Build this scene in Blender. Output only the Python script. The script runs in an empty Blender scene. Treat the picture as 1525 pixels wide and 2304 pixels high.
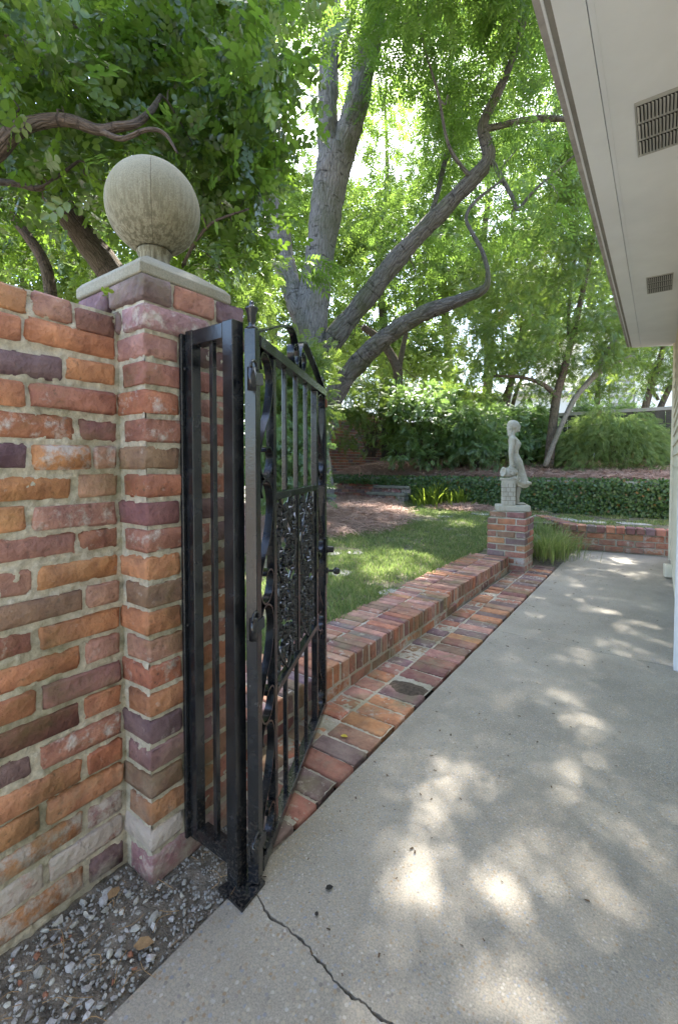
import bpy, bmesh, math, random
import numpy as np
from mathutils import Vector, Matrix, noise as mnoise

S = bpy.context.scene
COL = S.collection
R = math.radians
rng = np.random.default_rng(7)
random.seed(7)

# ------------------------------------------------------------------ camera
CAM_H, PITCH, YAW = 1.10, R(2.0), R(35.326)
FPX, PPX, PPY = 1016.0, 762.5, 1082.5          # pixels of a 1525 x 2304 frame
FW = np.array([-math.sin(YAW)*math.cos(PITCH), math.cos(YAW)*math.cos(PITCH), -math.sin(PITCH)])
RT = np.array([math.cos(YAW), math.sin(YAW), 0.0])
UP = np.cross(RT, FW)
CP = np.array([0.0, 0.0, CAM_H])
cd = bpy.data.cameras.new('camera')
cam = bpy.data.objects.new('camera', cd)
COL.objects.link(cam)
cam.matrix_world = Matrix(((RT[0], UP[0], -FW[0], 0), (RT[1], UP[1], -FW[1], 0), (RT[2], UP[2], -FW[2], CAM_H), (0, 0, 0, 1)))
cd.sensor_fit = 'VERTICAL'
cd.sensor_height = 36.0
cd.lens = FPX/2304*36.0
cd.shift_y = (PPY-1152.0)/2304
cd.clip_start = 0.02
cd.clip_end = 600
S.camera = cam

# ------------------------------------------------------------------ sky and sun
SUN_EL, SUN_AZ = R(58), math.atan2(-0.45, 0.89)   # the sun stands ahead and a little left
w = bpy.data.worlds.new('World')
S.world = w
w.use_nodes = True
nt = w.node_tree
bg = nt.nodes['Background']
sky = nt.nodes.new('ShaderNodeTexSky')
sky.sky_type = 'NISHITA'
sky.sun_disc = False
sky.sun_elevation = SUN_EL
sky.sun_rotation = SUN_AZ
sky.air_density = 1.0
sky.dust_density = 2.0
sky.ozone_density = 1.0
nt.links.new(sky.outputs[0], bg.inputs[0])
bg.inputs[1].default_value = 0.14
sd = bpy.data.lights.new('sun', 'SUN')
sd.energy = 4.4
sd.angle = R(0.53)
sd.color = (1.0, 0.95, 0.88)
sun = bpy.data.objects.new('sun', sd)
COL.objects.link(sun)
sdir = Vector((math.sin(SUN_AZ)*math.cos(SUN_EL), math.cos(SUN_AZ)*math.cos(SUN_EL), math.sin(SUN_EL)))
sun.rotation_euler = sdir.to_track_quat('Z', 'Y').to_euler()
sun.location = (0, 0, 20)

S.view_settings.view_transform = 'Standard'
S.view_settings.look = 'None'
S.view_settings.gamma = 1
S.view_settings.use_curve_mapping = False
S.view_settings.exposure = 2.9
S.cycles.use_denoising = True
S.cycles.max_bounces = 8
S.cycles.sample_clamp_indirect = 6.0

# ------------------------------------------------------------------ helpers: photo sight lines to places
def ray(x, y): return FW + RT*((x-PPX)/FPX) - UP*((y-PPY)/FPX)
def on_z(x, y, z=0.0):
    d = ray(x, y); return CP + d*((z-CAM_H)/d[2])
def on_x(x, y, X):
    d = ray(x, y); return CP + d*(X/d[0])
def on_y(x, y, Y):
    d = ray(x, y); return CP + d*(Y/d[1])
def at(x, y, dep): return CP + ray(x, y)*dep

def link(name, mesh, mat=None, parent=None):
    o = bpy.data.objects.new(name, mesh)
    COL.objects.link(o)
    if mat is not None and len(mesh.materials) == 0: mesh.materials.append(mat)
    if parent is not None: o.parent = parent
    return o
def empty(name, label=None, cat=None, group=None, loc=(0, 0, 0), rz=0.0):
    o = bpy.data.objects.new(name, None)
    COL.objects.link(o)
    o.empty_display_size = 0.1
    o.location = loc
    o.rotation_euler = (0, 0, rz)
    tag(o, label, cat, group)
    return o
def tag(o, label=None, cat=None, group=None, kind=None):
    if label: o['label'] = label
    if cat: o['category'] = cat
    if group: o['group'] = group
    if kind: o['kind'] = kind
    return o

class MB:
    def __init__(s): s.v, s.f = [], []
    def add(s, vs, fs):
        n = len(s.v); s.v.extend([tuple(map(float, v)) for v in vs]); s.f.extend([tuple(i+n for i in f) for f in fs]); return s
    def box(s, lo, hi):
        x0, y0, z0 = lo; x1, y1, z1 = hi
        return s.add([(x0,y0,z0),(x1,y0,z0),(x1,y1,z0),(x0,y1,z0),(x0,y0,z1),(x1,y0,z1),(x1,y1,z1),(x0,y1,z1)],
                     [(0,3,2,1),(4,5,6,7),(0,1,5,4),(1,2,6,5),(2,3,7,6),(3,0,4,7)])
    def frame_box(s, c, ax, ay, az, hx, hy, hz, b=0.0):
        """box around c with axes ax ay az and half sizes; b chamfers its edges"""
        c, ax, ay, az = map(np.asarray, (c, ax, ay, az))
        vs, fs = chamfer(hx, hy, hz, b)
        return s.add([c+ax*v[0]+ay*v[1]+az*v[2] for v in vs], fs)
    def mesh(s, name, smooth=False):
        m = bpy.data.meshes.new(name); m.from_pydata(s.v, [], s.f); m.update()
        if smooth: m.polygons.foreach_set('use_smooth', [True]*len(m.polygons))
        return m
    def obj(s, name, mat, parent=None, smooth=False): return link(name, s.mesh(name, smooth), mat, parent)

def chamfer(hx, hy, hz, b):
    if b <= 0:
        m = MB().box((-hx,-hy,-hz),(hx,hy,hz)); return m.v, m.f
    vs, idx = [], {}
    for sx in (-1, 1):
        for sy in (-1, 1):
            for sz in (-1, 1):
                for k, p in enumerate(((hx, hy-b, hz-b), (hx-b, hy, hz-b), (hx-b, hy-b, hz))):
                    idx[(sx, sy, sz, k)] = len(vs); vs.append((sx*p[0], sy*p[1], sz*p[2]))
    fs = []
    for s_ in (-1, 1):
        a = [idx[(s_, u, v, 0)] for u, v in ((-1,-1),(1,-1),(1,1),(-1,1))]; fs.append(a if s_ > 0 else a[::-1])
        a = [idx[(u, s_, v, 1)] for u, v in ((-1,-1),(1,-1),(1,1),(-1,1))]; fs.append(a[::-1] if s_ > 0 else a)
        a = [idx[(u, v, s_, 2)] for u, v in ((-1,-1),(1,-1),(1,1),(-1,1))]; fs.append(a if s_ > 0 else a[::-1])
    for u in (-1, 1):
        for v in (-1, 1):
            fs.append((idx[(-1,u,v,1)], idx[(1,u,v,1)], idx[(1,u,v,2)], idx[(-1,u,v,2)]))
            fs.append((idx[(u,-1,v,0)], idx[(u,1,v,0)], idx[(u,1,v,2)], idx[(u,-1,v,2)]))
            fs.append((idx[(u,v,-1,0)], idx[(u,v,1,0)], idx[(u,v,1,1)], idx[(u,v,-1,1)]))
            for t in (-1, 1): fs.append((idx[(u,v,t,0)], idx[(u,v,t,1)], idx[(u,v,t,2)]))
    return vs, fs
def fix_normals(m):
    b = bmesh.new(); b.from_mesh(m); bmesh.ops.recalc_face_normals(b, faces=b.faces); b.to_mesh(m); b.free(); return m

def spline(pts, n=6):
    """Catmull-Rom through rows of numbers"""
    P = np.array(pts, float)
    if len(P) < 3: return np.array([P[0]+(P[-1]-P[0])*t for t in np.linspace(0, 1, n+1)])
    Q = np.vstack([2*P[0]-P[1], P, 2*P[-1]-P[-2]]); out = []
    for i in range(1, len(Q)-2):
        for t in np.linspace(0, 1, n, endpoint=False):
            a, b, c, d = Q[i-1], Q[i], Q[i+1], Q[i+2]
            out.append(0.5*((2*b)+(c-a)*t+(2*a-5*b+4*c-d)*t*t+(3*b-a-3*c+d)*t**3))
    out.append(P[-1]); return np.array(out)
def tube(mb, path, rad, sides=8, rough=0.0, cap=True):
    P = np.asarray(path, float)[:, :3]; n = len(P)
    rad = np.broadcast_to(np.asarray(rad, float), (n,))
    T = np.gradient(P, axis=0); T /= (np.linalg.norm(T, axis=1)[:, None]+1e-9)
    u = np.cross(T[0], [0.13, 0.97, 0.2]); u /= np.linalg.norm(u)
    vs = []
    for i in range(n):
        u = u-T[i]*(u@T[i]); u /= np.linalg.norm(u)+1e-9
        v = np.cross(T[i], u)
        for k in range(sides):
            a = 2*math.pi*k/sides
            d = u*math.cos(a)+v*math.sin(a)
            r = rad[i]
            if rough:
                q = P[i]+d*r
                r *= 1+rough*(mnoise.noise(Vector(q*3.0))*1.0+mnoise.noise(Vector(q*9.0))*0.5)
            vs.append(P[i]+d*r)
    fs = [(i*sides+k, i*sides+(k+1) % sides, (i+1)*sides+(k+1) % sides, (i+1)*sides+k) for i in range(n-1) for k in range(sides)]
    if cap: fs += [tuple(range(sides))[::-1], tuple((n-1)*sides+k for k in range(sides))]
    return mb.add(vs, fs)
def lathe(mb, c, prof, sides=32, ax=(0, 0, 1)):
    """prof: (radius, height) rows along the axis ax"""
    ax = np.array(ax, float); ax /= np.linalg.norm(ax)
    u = np.cross(ax, [0.3, 1, 0.1]); u /= np.linalg.norm(u); v = np.cross(ax, u); c = np.array(c, float)
    vs = [c+ax*h+(u*math.cos(2*math.pi*k/sides)+v*math.sin(2*math.pi*k/sides))*r for r, h in prof for k in range(sides)]
    n = len(prof)
    fs = [(i*sides+k, i*sides+(k+1) % sides, (i+1)*sides+(k+1) % sides, (i+1)*sides+k) for i in range(n-1) for k in range(sides)]
    fs += [tuple(range(sides))[::-1], tuple((n-1)*sides+k for k in range(sides))]
    return mb.add(vs, fs)
def np_mesh(name, V, F, rnd=None, smooth=False):
    """V (n,3), F (m,3) int -> mesh, quickly; rnd is a number per vertex that the material reads"""
    m = bpy.data.meshes.new(name)
    k = F.shape[1]
    m.vertices.add(len(V)); m.vertices.foreach_set('co', np.ascontiguousarray(V, np.float32).ravel())
    m.loops.add(F.size); m.loops.foreach_set('vertex_index', np.ascontiguousarray(F, np.int32).ravel())
    m.polygons.add(len(F)); m.polygons.foreach_set('loop_start', np.arange(0, F.size, k, dtype=np.int32))
    if smooth: m.polygons.foreach_set('use_smooth', np.ones(len(F), bool))
    if rnd is not None:
        a = m.attributes.new('rnd', 'FLOAT', 'POINT'); a.data.foreach_set('value', np.ascontiguousarray(rnd, np.float32))
    m.update(calc_edges=True); m.validate()
    return m
def frames(d, up, roll):
    d = d/(np.linalg.norm(d, axis=1)[:, None]+1e-9)
    u = up-d*(up*d).sum(1)[:, None]; u /= np.linalg.norm(u, axis=1)[:, None]+1e-9
    x = np.cross(d, u); c, s = np.cos(roll)[:, None], np.sin(roll)[:, None]
    return x*c+u*s, d, u*c-x*s
def scatter(tv, tf, pos, d, up, scale, roll):
    """copies of the template (local y along d, local z along up) merged into arrays"""
    n, k = len(pos), len(tv)
    X, Y, Z = frames(d, up, roll)
    V = pos[:, None, :]+scale[:, None, None]*(tv[None, :, 0:1]*X[:, None, :]+tv[None, :, 1:2]*Y[:, None, :]+tv[None, :, 2:3]*Z[:, None, :])
    F = tf[None, :, :]+(np.arange(n)*k)[:, None, None]
    return V.reshape(-1, 3), F.reshape(-1, 3)
def unit(n, r=rng):
    v = r.normal(size=(n, 3)); return v/np.linalg.norm(v, axis=1)[:, None]

# ------------------------------------------------------------------ materials
def mat(name):
    m = bpy.data.materials.new(name); m.use_nodes = True
    n = m.node_tree.nodes; return m, n, m.node_tree.links, n['Principled BSDF']
def nd(n, t, **kw):
    x = n.new(t)
    for k, v in kw.items():
        if k in x.inputs: x.inputs[k].default_value = v
        else: setattr(x, k, v)
    return x
def mixc(n, l, fac, a, b, mode='MIX'):
    x = n.new('ShaderNodeMix'); x.data_type = 'RGBA'; x.blend_type = mode
    for sock, v in ((x.inputs[0], fac), (x.inputs[6], a), (x.inputs[7], b)):
        if hasattr(v, 'is_output'): l.new(v, sock)
        elif isinstance(v, (int, float)): sock.default_value = v
        else: sock.default_value = (*v, 1) if len(v) == 3 else v
    return x.outputs[2]
def math_(n, l, op, a, b=0.0, clamp=False):
    x = n.new('ShaderNodeMath'); x.operation = op; x.use_clamp = clamp
    for sock, v in ((x.inputs[0], a), (x.inputs[1], b)):
        if hasattr(v, 'is_output'): l.new(v, sock)
        else: sock.default_value = v
    return x.outputs[0]
def ramp(n, l, src, stops):
    x = n.new('ShaderNodeValToRGB'); e = x.color_ramp.elements
    while len(e) < len(stops): e.new(0.5)
    for i, (p, c) in enumerate(stops):
        e[i].position = p; e[i].color = (c, c, c, 1) if isinstance(c, (int, float)) else (*c, 1)
    l.new(src, x.inputs[0]); return x.outputs[0]
def pos(n, l, scale=None):
    g = n.new('ShaderNodeNewGeometry'); o = g.outputs['Position']
    if scale is not None:
        m = n.new('ShaderNodeVectorMath'); m.operation = 'MULTIPLY'; l.new(o, m.inputs[0]); m.inputs[1].default_value = scale; o = m.outputs[0]
    return o
def noi(n, l, v, scale, detail=4.0, rough=0.55):
    x = nd(n, 'ShaderNodeTexNoise', Scale=scale, Detail=detail, Roughness=rough); l.new(v, x.inputs['Vector']); return x.outputs['Fac']
def vor(n, l, v, scale, feat='F1', out='Distance'):
    x = nd(n, 'ShaderNodeTexVoronoi', Scale=scale); x.feature = feat; l.new(v, x.inputs['Vector']); return x.outputs[out]
def bump(n, l, bsdf, h, strength=0.5, dist=0.01, prev=None):
    b = nd(n, 'ShaderNodeBump', Strength=strength, Distance=dist); l.new(h, b.inputs['Height'])
    if prev is not None: l.new(prev, b.inputs['Normal'])
    if bsdf is not None: l.new(b.outputs[0], bsdf.inputs['Normal'])
    return b.outputs[0]

def wall_stains(n, l, p, c, lime=0.65):
    """grey weathering in patches and lime creeping up from the ground, running over brick and joint alike"""
    g = n.new('ShaderNodeSeparateXYZ'); l.new(p, g.inputs[0])
    c = mixc(n, l, ramp(n, l, noi(n, l, p, 3.1, 6, 0.7), [(0.50, 0.0), (0.74, 0.38)]), c, (0.13, 0.115, 0.095))
    lim = math_(n, l, 'MULTIPLY', math_(n, l, 'SUBTRACT', 1.0, math_(n, l, 'MULTIPLY', g.outputs['Z'], 3.2), True), ramp(n, l, noi(n, l, p, 11, 6, 0.7), [(0.46, 0.0), (0.62, lime)]))
    return mixc(n, l, lim, c, (0.50, 0.45, 0.39))
def brick_material(name, moss=0.5, fine=1.0, bumpd=0.006, lime=0.65):
    m, n, l, b = mat(name)
    oi = n.new('ShaderNodeObjectInfo'); p = pos(n, l)
    sh = n.new('ShaderNodeVectorMath'); sh.operation = 'ADD'; l.new(p, sh.inputs[0])
    rr = math_(n, l, 'MULTIPLY', oi.outputs['Random'], 37.0); l.new(rr, sh.inputs[1]); v = sh.outputs[0]
    n1 = noi(n, l, v, 16*fine, 5, 0.62); n2 = noi(n, l, v, 70*fine, 4, 0.6); n3 = noi(n, l, v, 9*fine, 3, 0.5)
    c = mixc(n, l, ramp(n, l, n1, [(0.3, 0.0), (0.7, 1.0)]), mixc(n, l, 1.0, oi.outputs['Color'], (0.62, 0.56, 0.6), 'MULTIPLY'), mixc(n, l, 1.0, oi.outputs['Color'], (1.18, 1.15, 1.1), 'MULTIPLY'))
    c = mixc(n, l, math_(n, l, 'MULTIPLY', ramp(n, l, n2, [(0.30, 0.6), (0.42, 0.0)]), ramp(n, l, n3, [(0.4, 0.2), (0.6, 1.0)])), c, (0.07, 0.052, 0.045))
    # lime bloom
    wt = math_(n, l, 'SUBTRACT', math_(n, l, 'ADD', noi(n, l, v, 22*fine, 6, 0.7), math_(n, l, 'MULTIPLY', oi.outputs['Alpha'], 0.42)), 0.66)
    c = mixc(n, l, math_(n, l, 'MULTIPLY', wt, 7.0, True), c, (0.52, 0.45, 0.40))
    mo = ramp(n, l, noi(n, l, p, 5.5, 5, 0.65), [(0.50, 0.0), (0.70, moss)])
    c = mixc(n, l, mo, c, (0.14, 0.14, 0.04))
    c = wall_stains(n, l, p, c, lime)
    l.new(c, b.inputs['Base Color']); b.inputs['Roughness'].default_value = 0.88
    b.inputs['Specular IOR Level'].default_value = 0.25
    cr = vor(n, l, v, 34*fine, 'F1', 'Distance')
    h = math_(n, l, 'ADD', math_(n, l, 'ADD', n1, math_(n, l, 'MULTIPLY', n2, 0.5)), math_(n, l, 'MULTIPLY', cr, 0.35))
    bump(n, l, b, h, 1.0, bumpd)
    return m
def mortar_material(name, moss=0.5, col=(0.40, 0.355, 0.27), lime=0.65):
    m, n, l, b = mat(name); p = pos(n, l)
    n1 = noi(n, l, p, 90, 4, 0.7); n2 = noi(n, l, p, 5, 4, 0.6); n3 = noi(n, l, p, 260, 2)
    c = mixc(n, l, ramp(n, l, n1, [(0.3, 0.0), (0.7, 1.0)]), tuple(x*0.72 for x in col), tuple(x*1.15 for x in col))
    c = mixc(n, l, ramp(n, l, noi(n, l, p, 5.5, 5, 0.65), [(0.44, 0.0), (0.66, moss)]), c, (0.15, 0.15, 0.05))
    c = wall_stains(n, l, p, c, lime)
    l.new(c, b.inputs['Base Color']); b.inputs['Roughness'].default_value = 0.95
    bump(n, l, b, math_(n, l, 'ADD', n1, math_(n, l, 'MULTIPLY', n3, 0.5)), 0.8, 0.005)
    return m
def leaf_material(name, lo, hi, trans, rough=0.4, tmix=0.45, spec=0.4, brown=0.03, dead=(0.2, 0.11, 0.03)):
    m, n, l, b = mat(name)
    a = n.new('ShaderNodeAttribute'); a.attribute_name = 'rnd'
    c = mixc(n, l, a.outputs['Fac'], lo, hi)
    bt = math_(n, l, 'GREATER_THAN', a.outputs['Fac'], 1.0-brown)
    c = mixc(n, l, bt, c, dead)
    l.new(c, b.inputs['Base Color']); b.inputs['Roughness'].default_value = rough; b.inputs['Specular IOR Level'].default_value = spec
    t = n.new('ShaderNodeBsdfTranslucent')
    l.new(mixc(n, l, a.outputs['Fac'], tuple(x*0.75 for x in trans), tuple(min(1, x*1.25) for x in trans)), t.inputs['Color'])
    mx = n.new('ShaderNodeMixShader'); mx.inputs[0].default_value = tmix
    l.new(b.outputs[0], mx.inputs[1]); l.new(t.outputs[0], mx.inputs[2]); l.new(mx.outputs[0], n['Material Output'].inputs['Surface'])
    return m
def plain(name, col, rough=0.6, var=0.25, scale=20, bd=0.004, spec=0.3, strength=0.5):
    m, n, l, b = mat(name); p = pos(n, l)
    n1 = noi(n, l, p, scale, 5, 0.6)
    l.new(mixc(n, l, ramp(n, l, n1, [(0.3, 0.0), (0.7, 1.0)]), tuple(x*(1-var) for x in col), tuple(x*(1+var) for x in col)), b.inputs['Base Color'])
    b.inputs['Roughness'].default_value = rough; b.inputs['Specular IOR Level'].default_value = spec
    bump(n, l, b, noi(n, l, p, scale*6, 3), strength, bd)
    return m

M = {}
M['brick_near'] = brick_material('brick_near', 0.5, 1.0, 0.011)
M['brick_floor'] = brick_material('brick_floor', 0.55, 1.0, 0.006, 0.15)
M['brick_far'] = brick_material('brick_far', 0.3, 0.7, 0.008, 0.3)
M['mortar'] = mortar_material('mortar', 0.6, (0.60, 0.55, 0.44))
M['mortar_floor'] = mortar_material('mortar_floor', 0.55, (0.50, 0.455, 0.38), 0.1)

def concrete(name, agg, scale, base):
    m, n, l, b = mat(name); p = pos(n, l)
    # warp a little so that the pebbles are not regular
    cell = nd(n, 'ShaderNodeTexVoronoi', Scale=scale); l.new(p, cell.inputs['Vector'])
    wn = n.new('ShaderNodeTexWhiteNoise'); l.new(cell.outputs['Position'], wn.inputs['Vector'])
    tone = ramp(n, l, wn.outputs['Value'], [(0.0, (0.42, 0.37, 0.28)), (0.45, (0.37, 0.33, 0.27)), (0.62, (0.30, 0.20, 0.10)), (0.72, (0.20, 0.25, 0.33)), (0.84, (0.52, 0.48, 0.42)), (1.0, (0.15, 0.14, 0.13))])
    n0 = noi(n, l, p, 2.2, 5, 0.6); n1 = noi(n, l, p, 240, 3, 0.7); n2 = noi(n, l, p, 14, 5, 0.65)
    bas = mixc(n, l, ramp(n, l, n0, [(0.35, 0.0), (0.65, 1.0)]), tuple(x*0.86 for x in base), tuple(x*1.1 for x in base))
    bas = mixc(n, l, ramp(n, l, n1, [(0.35, 0.0), (0.7, 1.0)]), mixc(n, l, 1.0, bas, (0.72, 0.7, 0.68), 'MULTIPLY'), mixc(n, l, 1.0, bas, (1.2, 1.18, 1.14), 'MULTIPLY'))
    peb = ramp(n, l, cell.outputs['Distance'], [(0.34, 1.0), (0.5, 0.0)])
    n4 = noi(n, l, p, 8.0, 4, 0.6)
    fac = math_(n, l, 'MULTIPLY', peb, math_(n, l, 'MULTIPLY', ramp(n, l, n4, [(0.3, 0.45), (0.65, 1.0)]), agg))
    c = mixc(n, l, fac, bas, tone)
    c = mixc(n, l, ramp(n, l, n2, [(0.22, 0.55), (0.36, 0.0)]), c, (0.12, 0.11, 0.09))
    c = mixc(n, l, ramp(n, l, noi(n, l, p, 1.3, 6, 0.7), [(0.50, 0.0), (0.60, 0.22), (0.68, 0.05)]), c, (0.15, 0.14, 0.12))
    l.new(c, b.inputs['Base Color']); b.inputs['Roughness'].default_value = 0.86; b.inputs['Specular IOR Level'].default_value = 0.3
    bump(n, l, b, math_(n, l, 'ADD', math_(n, l, 'MULTIPLY', fac, 0.6), n1), 0.35, 0.003)
    return m
M['concrete'] = concrete('concrete', 0.75, 135, (0.35, 0.328, 0.285))
M['concrete_coarse'] = concrete('concrete_coarse', 0.95, 98, (0.365, 0.342, 0.295))
M['soil'] = plain('soil', (0.20, 0.175, 0.14), 0.95, 0.6, 30, 0.012, 0.2, 0.9)
M['lawn_soil'] = plain('lawn_soil', (0.13, 0.12, 0.075), 0.95, 0.6, 9, 0.01, 0.2, 0.9)
M['bed_soil'] = plain('bed_soil', (0.20, 0.12, 0.09), 0.95, 0.5, 12, 0.015, 0.2, 0.9)
M['step_stone'] = plain('step_stone', (0.20, 0.19, 0.15), 0.9, 0.45, 10, 0.01)
M['flagstone'] = plain('flagstone', (0.33, 0.31, 0.28), 0.85, 0.3, 8, 0.006)

def stone_mat(name, col, streak=0.0, moss=0.4):
    m, n, l, b = mat(name); p = pos(n, l)
    n1 = noi(n, l, p, 260, 3, 0.75); n2 = noi(n, l, p, 6, 5, 0.6)
    c = mixc(n, l, ramp(n, l, n1, [(0.3, 0.0), (0.72, 1.0)]), tuple(x*0.7 for x in col), tuple(x*1.2 for x in col))
    c = mixc(n, l, ramp(n, l, n2, [(0.45, 0.0), (0.7, moss)]), c, (0.16, 0.14, 0.06))
    if streak:
        ps = pos(n, l, (1, 1, 0.05)); g = n.new('ShaderNodeSeparateXYZ'); l.new(pos(n, l), g.inputs[0])
        st = noi(n, l, ps, 95, 4, 0.65)
        low = math_(n, l, 'SUBTRACT', 1.0, math_(n, l, 'MULTIPLY', math_(n, l, 'SUBTRACT', g.outputs['Z'], 1.70), 4.6, True), True)
        c = mixc(n, l, math_(n, l, 'MULTIPLY', ramp(n, l, st, [(0.44, 0.0), (0.58, streak)]), low), c, (0.10, 0.085, 0.05))
    l.new(c, b.inputs['Base Color']); b.inputs['Roughness'].default_value = 0.9; b.inputs['Specular IOR Level'].default_value = 0.2
    bump(n, l, b, n1, 0.5, 0.003)
    return m
M['cast_stone'] = stone_mat('cast_stone', (0.30, 0.272, 0.185), 0.95, 0.4)
M['cap_stone'] = stone_mat('cap_stone', (0.33, 0.305, 0.235), 0.0, 0.35)
M['statue_stone'] = stone_mat('statue_stone', (0.46, 0.44, 0.37), 0.0, 0.45)

def iron():
    m, n, l, b = mat('iron_paint'); p = pos(n, l)
    n1 = noi(n, l, p, 120, 4, 0.6); n2 = noi(n, l, p, 18, 4)
    c = mixc(n, l, ramp(n, l, n2, [(0.4, 0.0), (0.7, 1.0)]), (0.010, 0.011, 0.013), (0.022, 0.024, 0.027))
    c = mixc(n, l, ramp(n, l, n1, [(0.74, 0.0), (0.78, 0.5)]), c, (0.08, 0.075, 0.07))
    g = n.new('ShaderNodeSeparateXYZ'); l.new(p, g.inputs[0])
    ft = math_(n, l, 'SUBTRACT', 1.0, math_(n, l, 'MULTIPLY', g.outputs['Z'], 3.5), True)
    c = mixc(n, l, math_(n, l, 'MULTIPLY', ft, ramp(n, l, n1, [(0.5, 0.0), (0.66, 0.7)])), c, (0.12, 0.10, 0.08))
    l.new(c, b.inputs['Base Color'])
    l.new(ramp(n, l, n2, [(0.3, 0.12), (0.7, 0.28)]), b.inputs['Roughness'])
    b.inputs['Specular IOR Level'].default_value = 0.6
    bump(n, l, b, n1, 0.25, 0.0015)
    return m
M['iron'] = iron()
M['rust'] = plain('rust', (0.16, 0.06, 0.03), 0.9, 0.5, 80)

def bark(name, dark, light, moss, scale=1.0, depth=0.05):
    m, n, l, b = mat(name)
    at_ = n.new('ShaderNodeAttribute'); at_.attribute_name = 'barkco'
    def sc(k):
        x = n.new('ShaderNodeVectorMath'); x.operation = 'MULTIPLY'; l.new(at_.outputs['Vector'], x.inputs[0]); x.inputs[1].default_value = k; return x.outputs[0]
    wn = nd(n, 'ShaderNodeTexNoise', Scale=7*scale, Detail=2.0); l.new(sc((1, 1, .5)), wn.inputs['Vector'])
    wv_ = n.new('ShaderNodeVectorMath'); wv_.operation = 'MULTIPLY_ADD'; l.new(wn.outputs['Color'], wv_.inputs[0]); wv_.inputs[1].default_value = (.06/scale,)*3; l.new(sc((1, 1, .16)), wv_.inputs[2])
    v = wv_.outputs[0]
    big = noi(n, l, v, 26*scale, 5, 0.7); fine_ = noi(n, l, v, 75*scale, 4, 0.65)
    wv = vor(n, l, v, 20*scale, 'DISTANCE_TO_EDGE'); hb = noi(n, l, sc((.55, .55, 2.4)), 7*scale, 3, 0.6)
    plate = ramp(n, l, wv, [(0.0, 0.0), (0.16, 1.0)]); hcr = ramp(n, l, hb, [(0.34, 0.0), (0.40, 1.0)])
    h = math_(n, l, 'MULTIPLY', math_(n, l, 'ADD', math_(n, l, 'MULTIPLY', plate, 0.35), big), math_(n, l, 'ADD', math_(n, l, 'MULTIPLY', hcr, 0.45), 0.55))
    c = mixc(n, l, ramp(n, l, h, [(0.30, 0.0), (0.72, 1.0)]), dark, light)
    c = mixc(n, l, ramp(n, l, fine_, [(0.38, 0.7), (0.58, 0.0)]), c, tuple(x*0.4 for x in light))
    c = mixc(n, l, ramp(n, l, noi(n, l, pos(n, l), 1.6, 4), [(0.48, 0.0), (0.7, moss)]), c, (0.075, 0.085, 0.025))
    l.new(c, b.inputs['Base Color']); b.inputs['Roughness'].default_value = 0.93; b.inputs['Specular IOR Level'].default_value = 0.15
    bump(n, l, b, math_(n, l, 'ADD', h, math_(n, l, 'MULTIPLY', fine_, 0.4)), 0.9, depth)
    return m
M['pecan_bark'] = bark('pecan_bark', (0.040, 0.034, 0.032), (0.29, 0.268, 0.26), 0.55)
M['pecan_limb'] = bark('pecan_limb', (0.030, 0.026, 0.023), (0.185, 0.165, 0.145), 0.7)
M['dark_bark'] = bark('dark_bark', (0.03, 0.025, 0.02), (0.16, 0.12, 0.09), 0.35, 2.0, 0.02)
M['pale_bark'] = bark('pale_bark', (0.08, 0.07, 0.055), (0.25, 0.22, 0.175), 0.3, 2.5, 0.01)
M['twig'] = plain('twig', (0.10, 0.075, 0.05), 0.9, 0.4, 30)

M['leaf_glossy'] = leaf_material('leaf_glossy', (0.022, 0.058, 0.010), (0.115, 0.16, 0.028), (0.19, 0.32, 0.03), 0.26, 0.42, 0.7, 0.012)
M['leaf_pecan'] = leaf_material('leaf_pecan', (0.045, 0.095, 0.018), (0.10, 0.155, 0.028), (0.22, 0.36, 0.055), 0.42, 0.52, 0.35, 0.015)
M['leaf_myrtle'] = leaf_material('leaf_myrtle', (0.055, 0.11, 0.03), (0.125, 0.175, 0.045), (0.25, 0.36, 0.055), 0.42, 0.42, 0.45)
M['leaf_shrub'] = leaf_material('leaf_shrub', (0.06, 0.125, 0.04), (0.16, 0.225, 0.085), (0.22, 0.36, 0.08), 0.30, 0.42, 0.8)
M['leaf_lime'] = leaf_material('leaf_lime', (0.09, 0.14, 0.02), (0.17, 0.21, 0.03), (0.32, 0.42, 0.05), 0.5, 0.5, 0.3)
M['leaf_maple'] = leaf_material('leaf_maple', (0.10, 0.16, 0.045), (0.19, 0.235, 0.08), (0.25, 0.36, 0.09), 0.5, 0.42, 0.3)
M['leaf_ivy'] = leaf_material('leaf_ivy', (0.03, 0.075, 0.02), (0.10, 0.155, 0.04), (0.10, 0.20, 0.03), 0.38, 0.25, 0.5)
M['leaf_wood'] = leaf_material('leaf_wood', (0.055, 0.105, 0.025), (0.125, 0.17, 0.04), (0.25, 0.37, 0.06), 0.5, 0.5, 0.3)
M['grass'] = leaf_material('grass', (0.09, 0.15, 0.04), (0.24, 0.27, 0.10), (0.24, 0.34, 0.09), 0.5, 0.38, 0.3, 0.24, (0.36, 0.30, 0.16))
M['straw'] = leaf_material('straw', (0.27, 0.155, 0.115), (0.60, 0.42, 0.33), (0.25, 0.14, 0.1), 0.7, 0.1, 0.3, 0.0)
M['gravel'] = plain('gravel', (0.36, 0.355, 0.33), 0.85, 0.4, 60, 0.004)
M['soffit_paint'] = plain('soffit_paint', (0.76, 0.765, 0.78), 0.7, 0.05, 3, 0.001)
M['siding_paint'] = plain('siding_paint', (0.72, 0.66, 0.52), 0.6, 0.06, 5, 0.001)
M['trim_paint'] = plain('trim_paint', (0.70, 0.70, 0.72), 0.5, 0.04, 5, 0.001)
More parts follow.
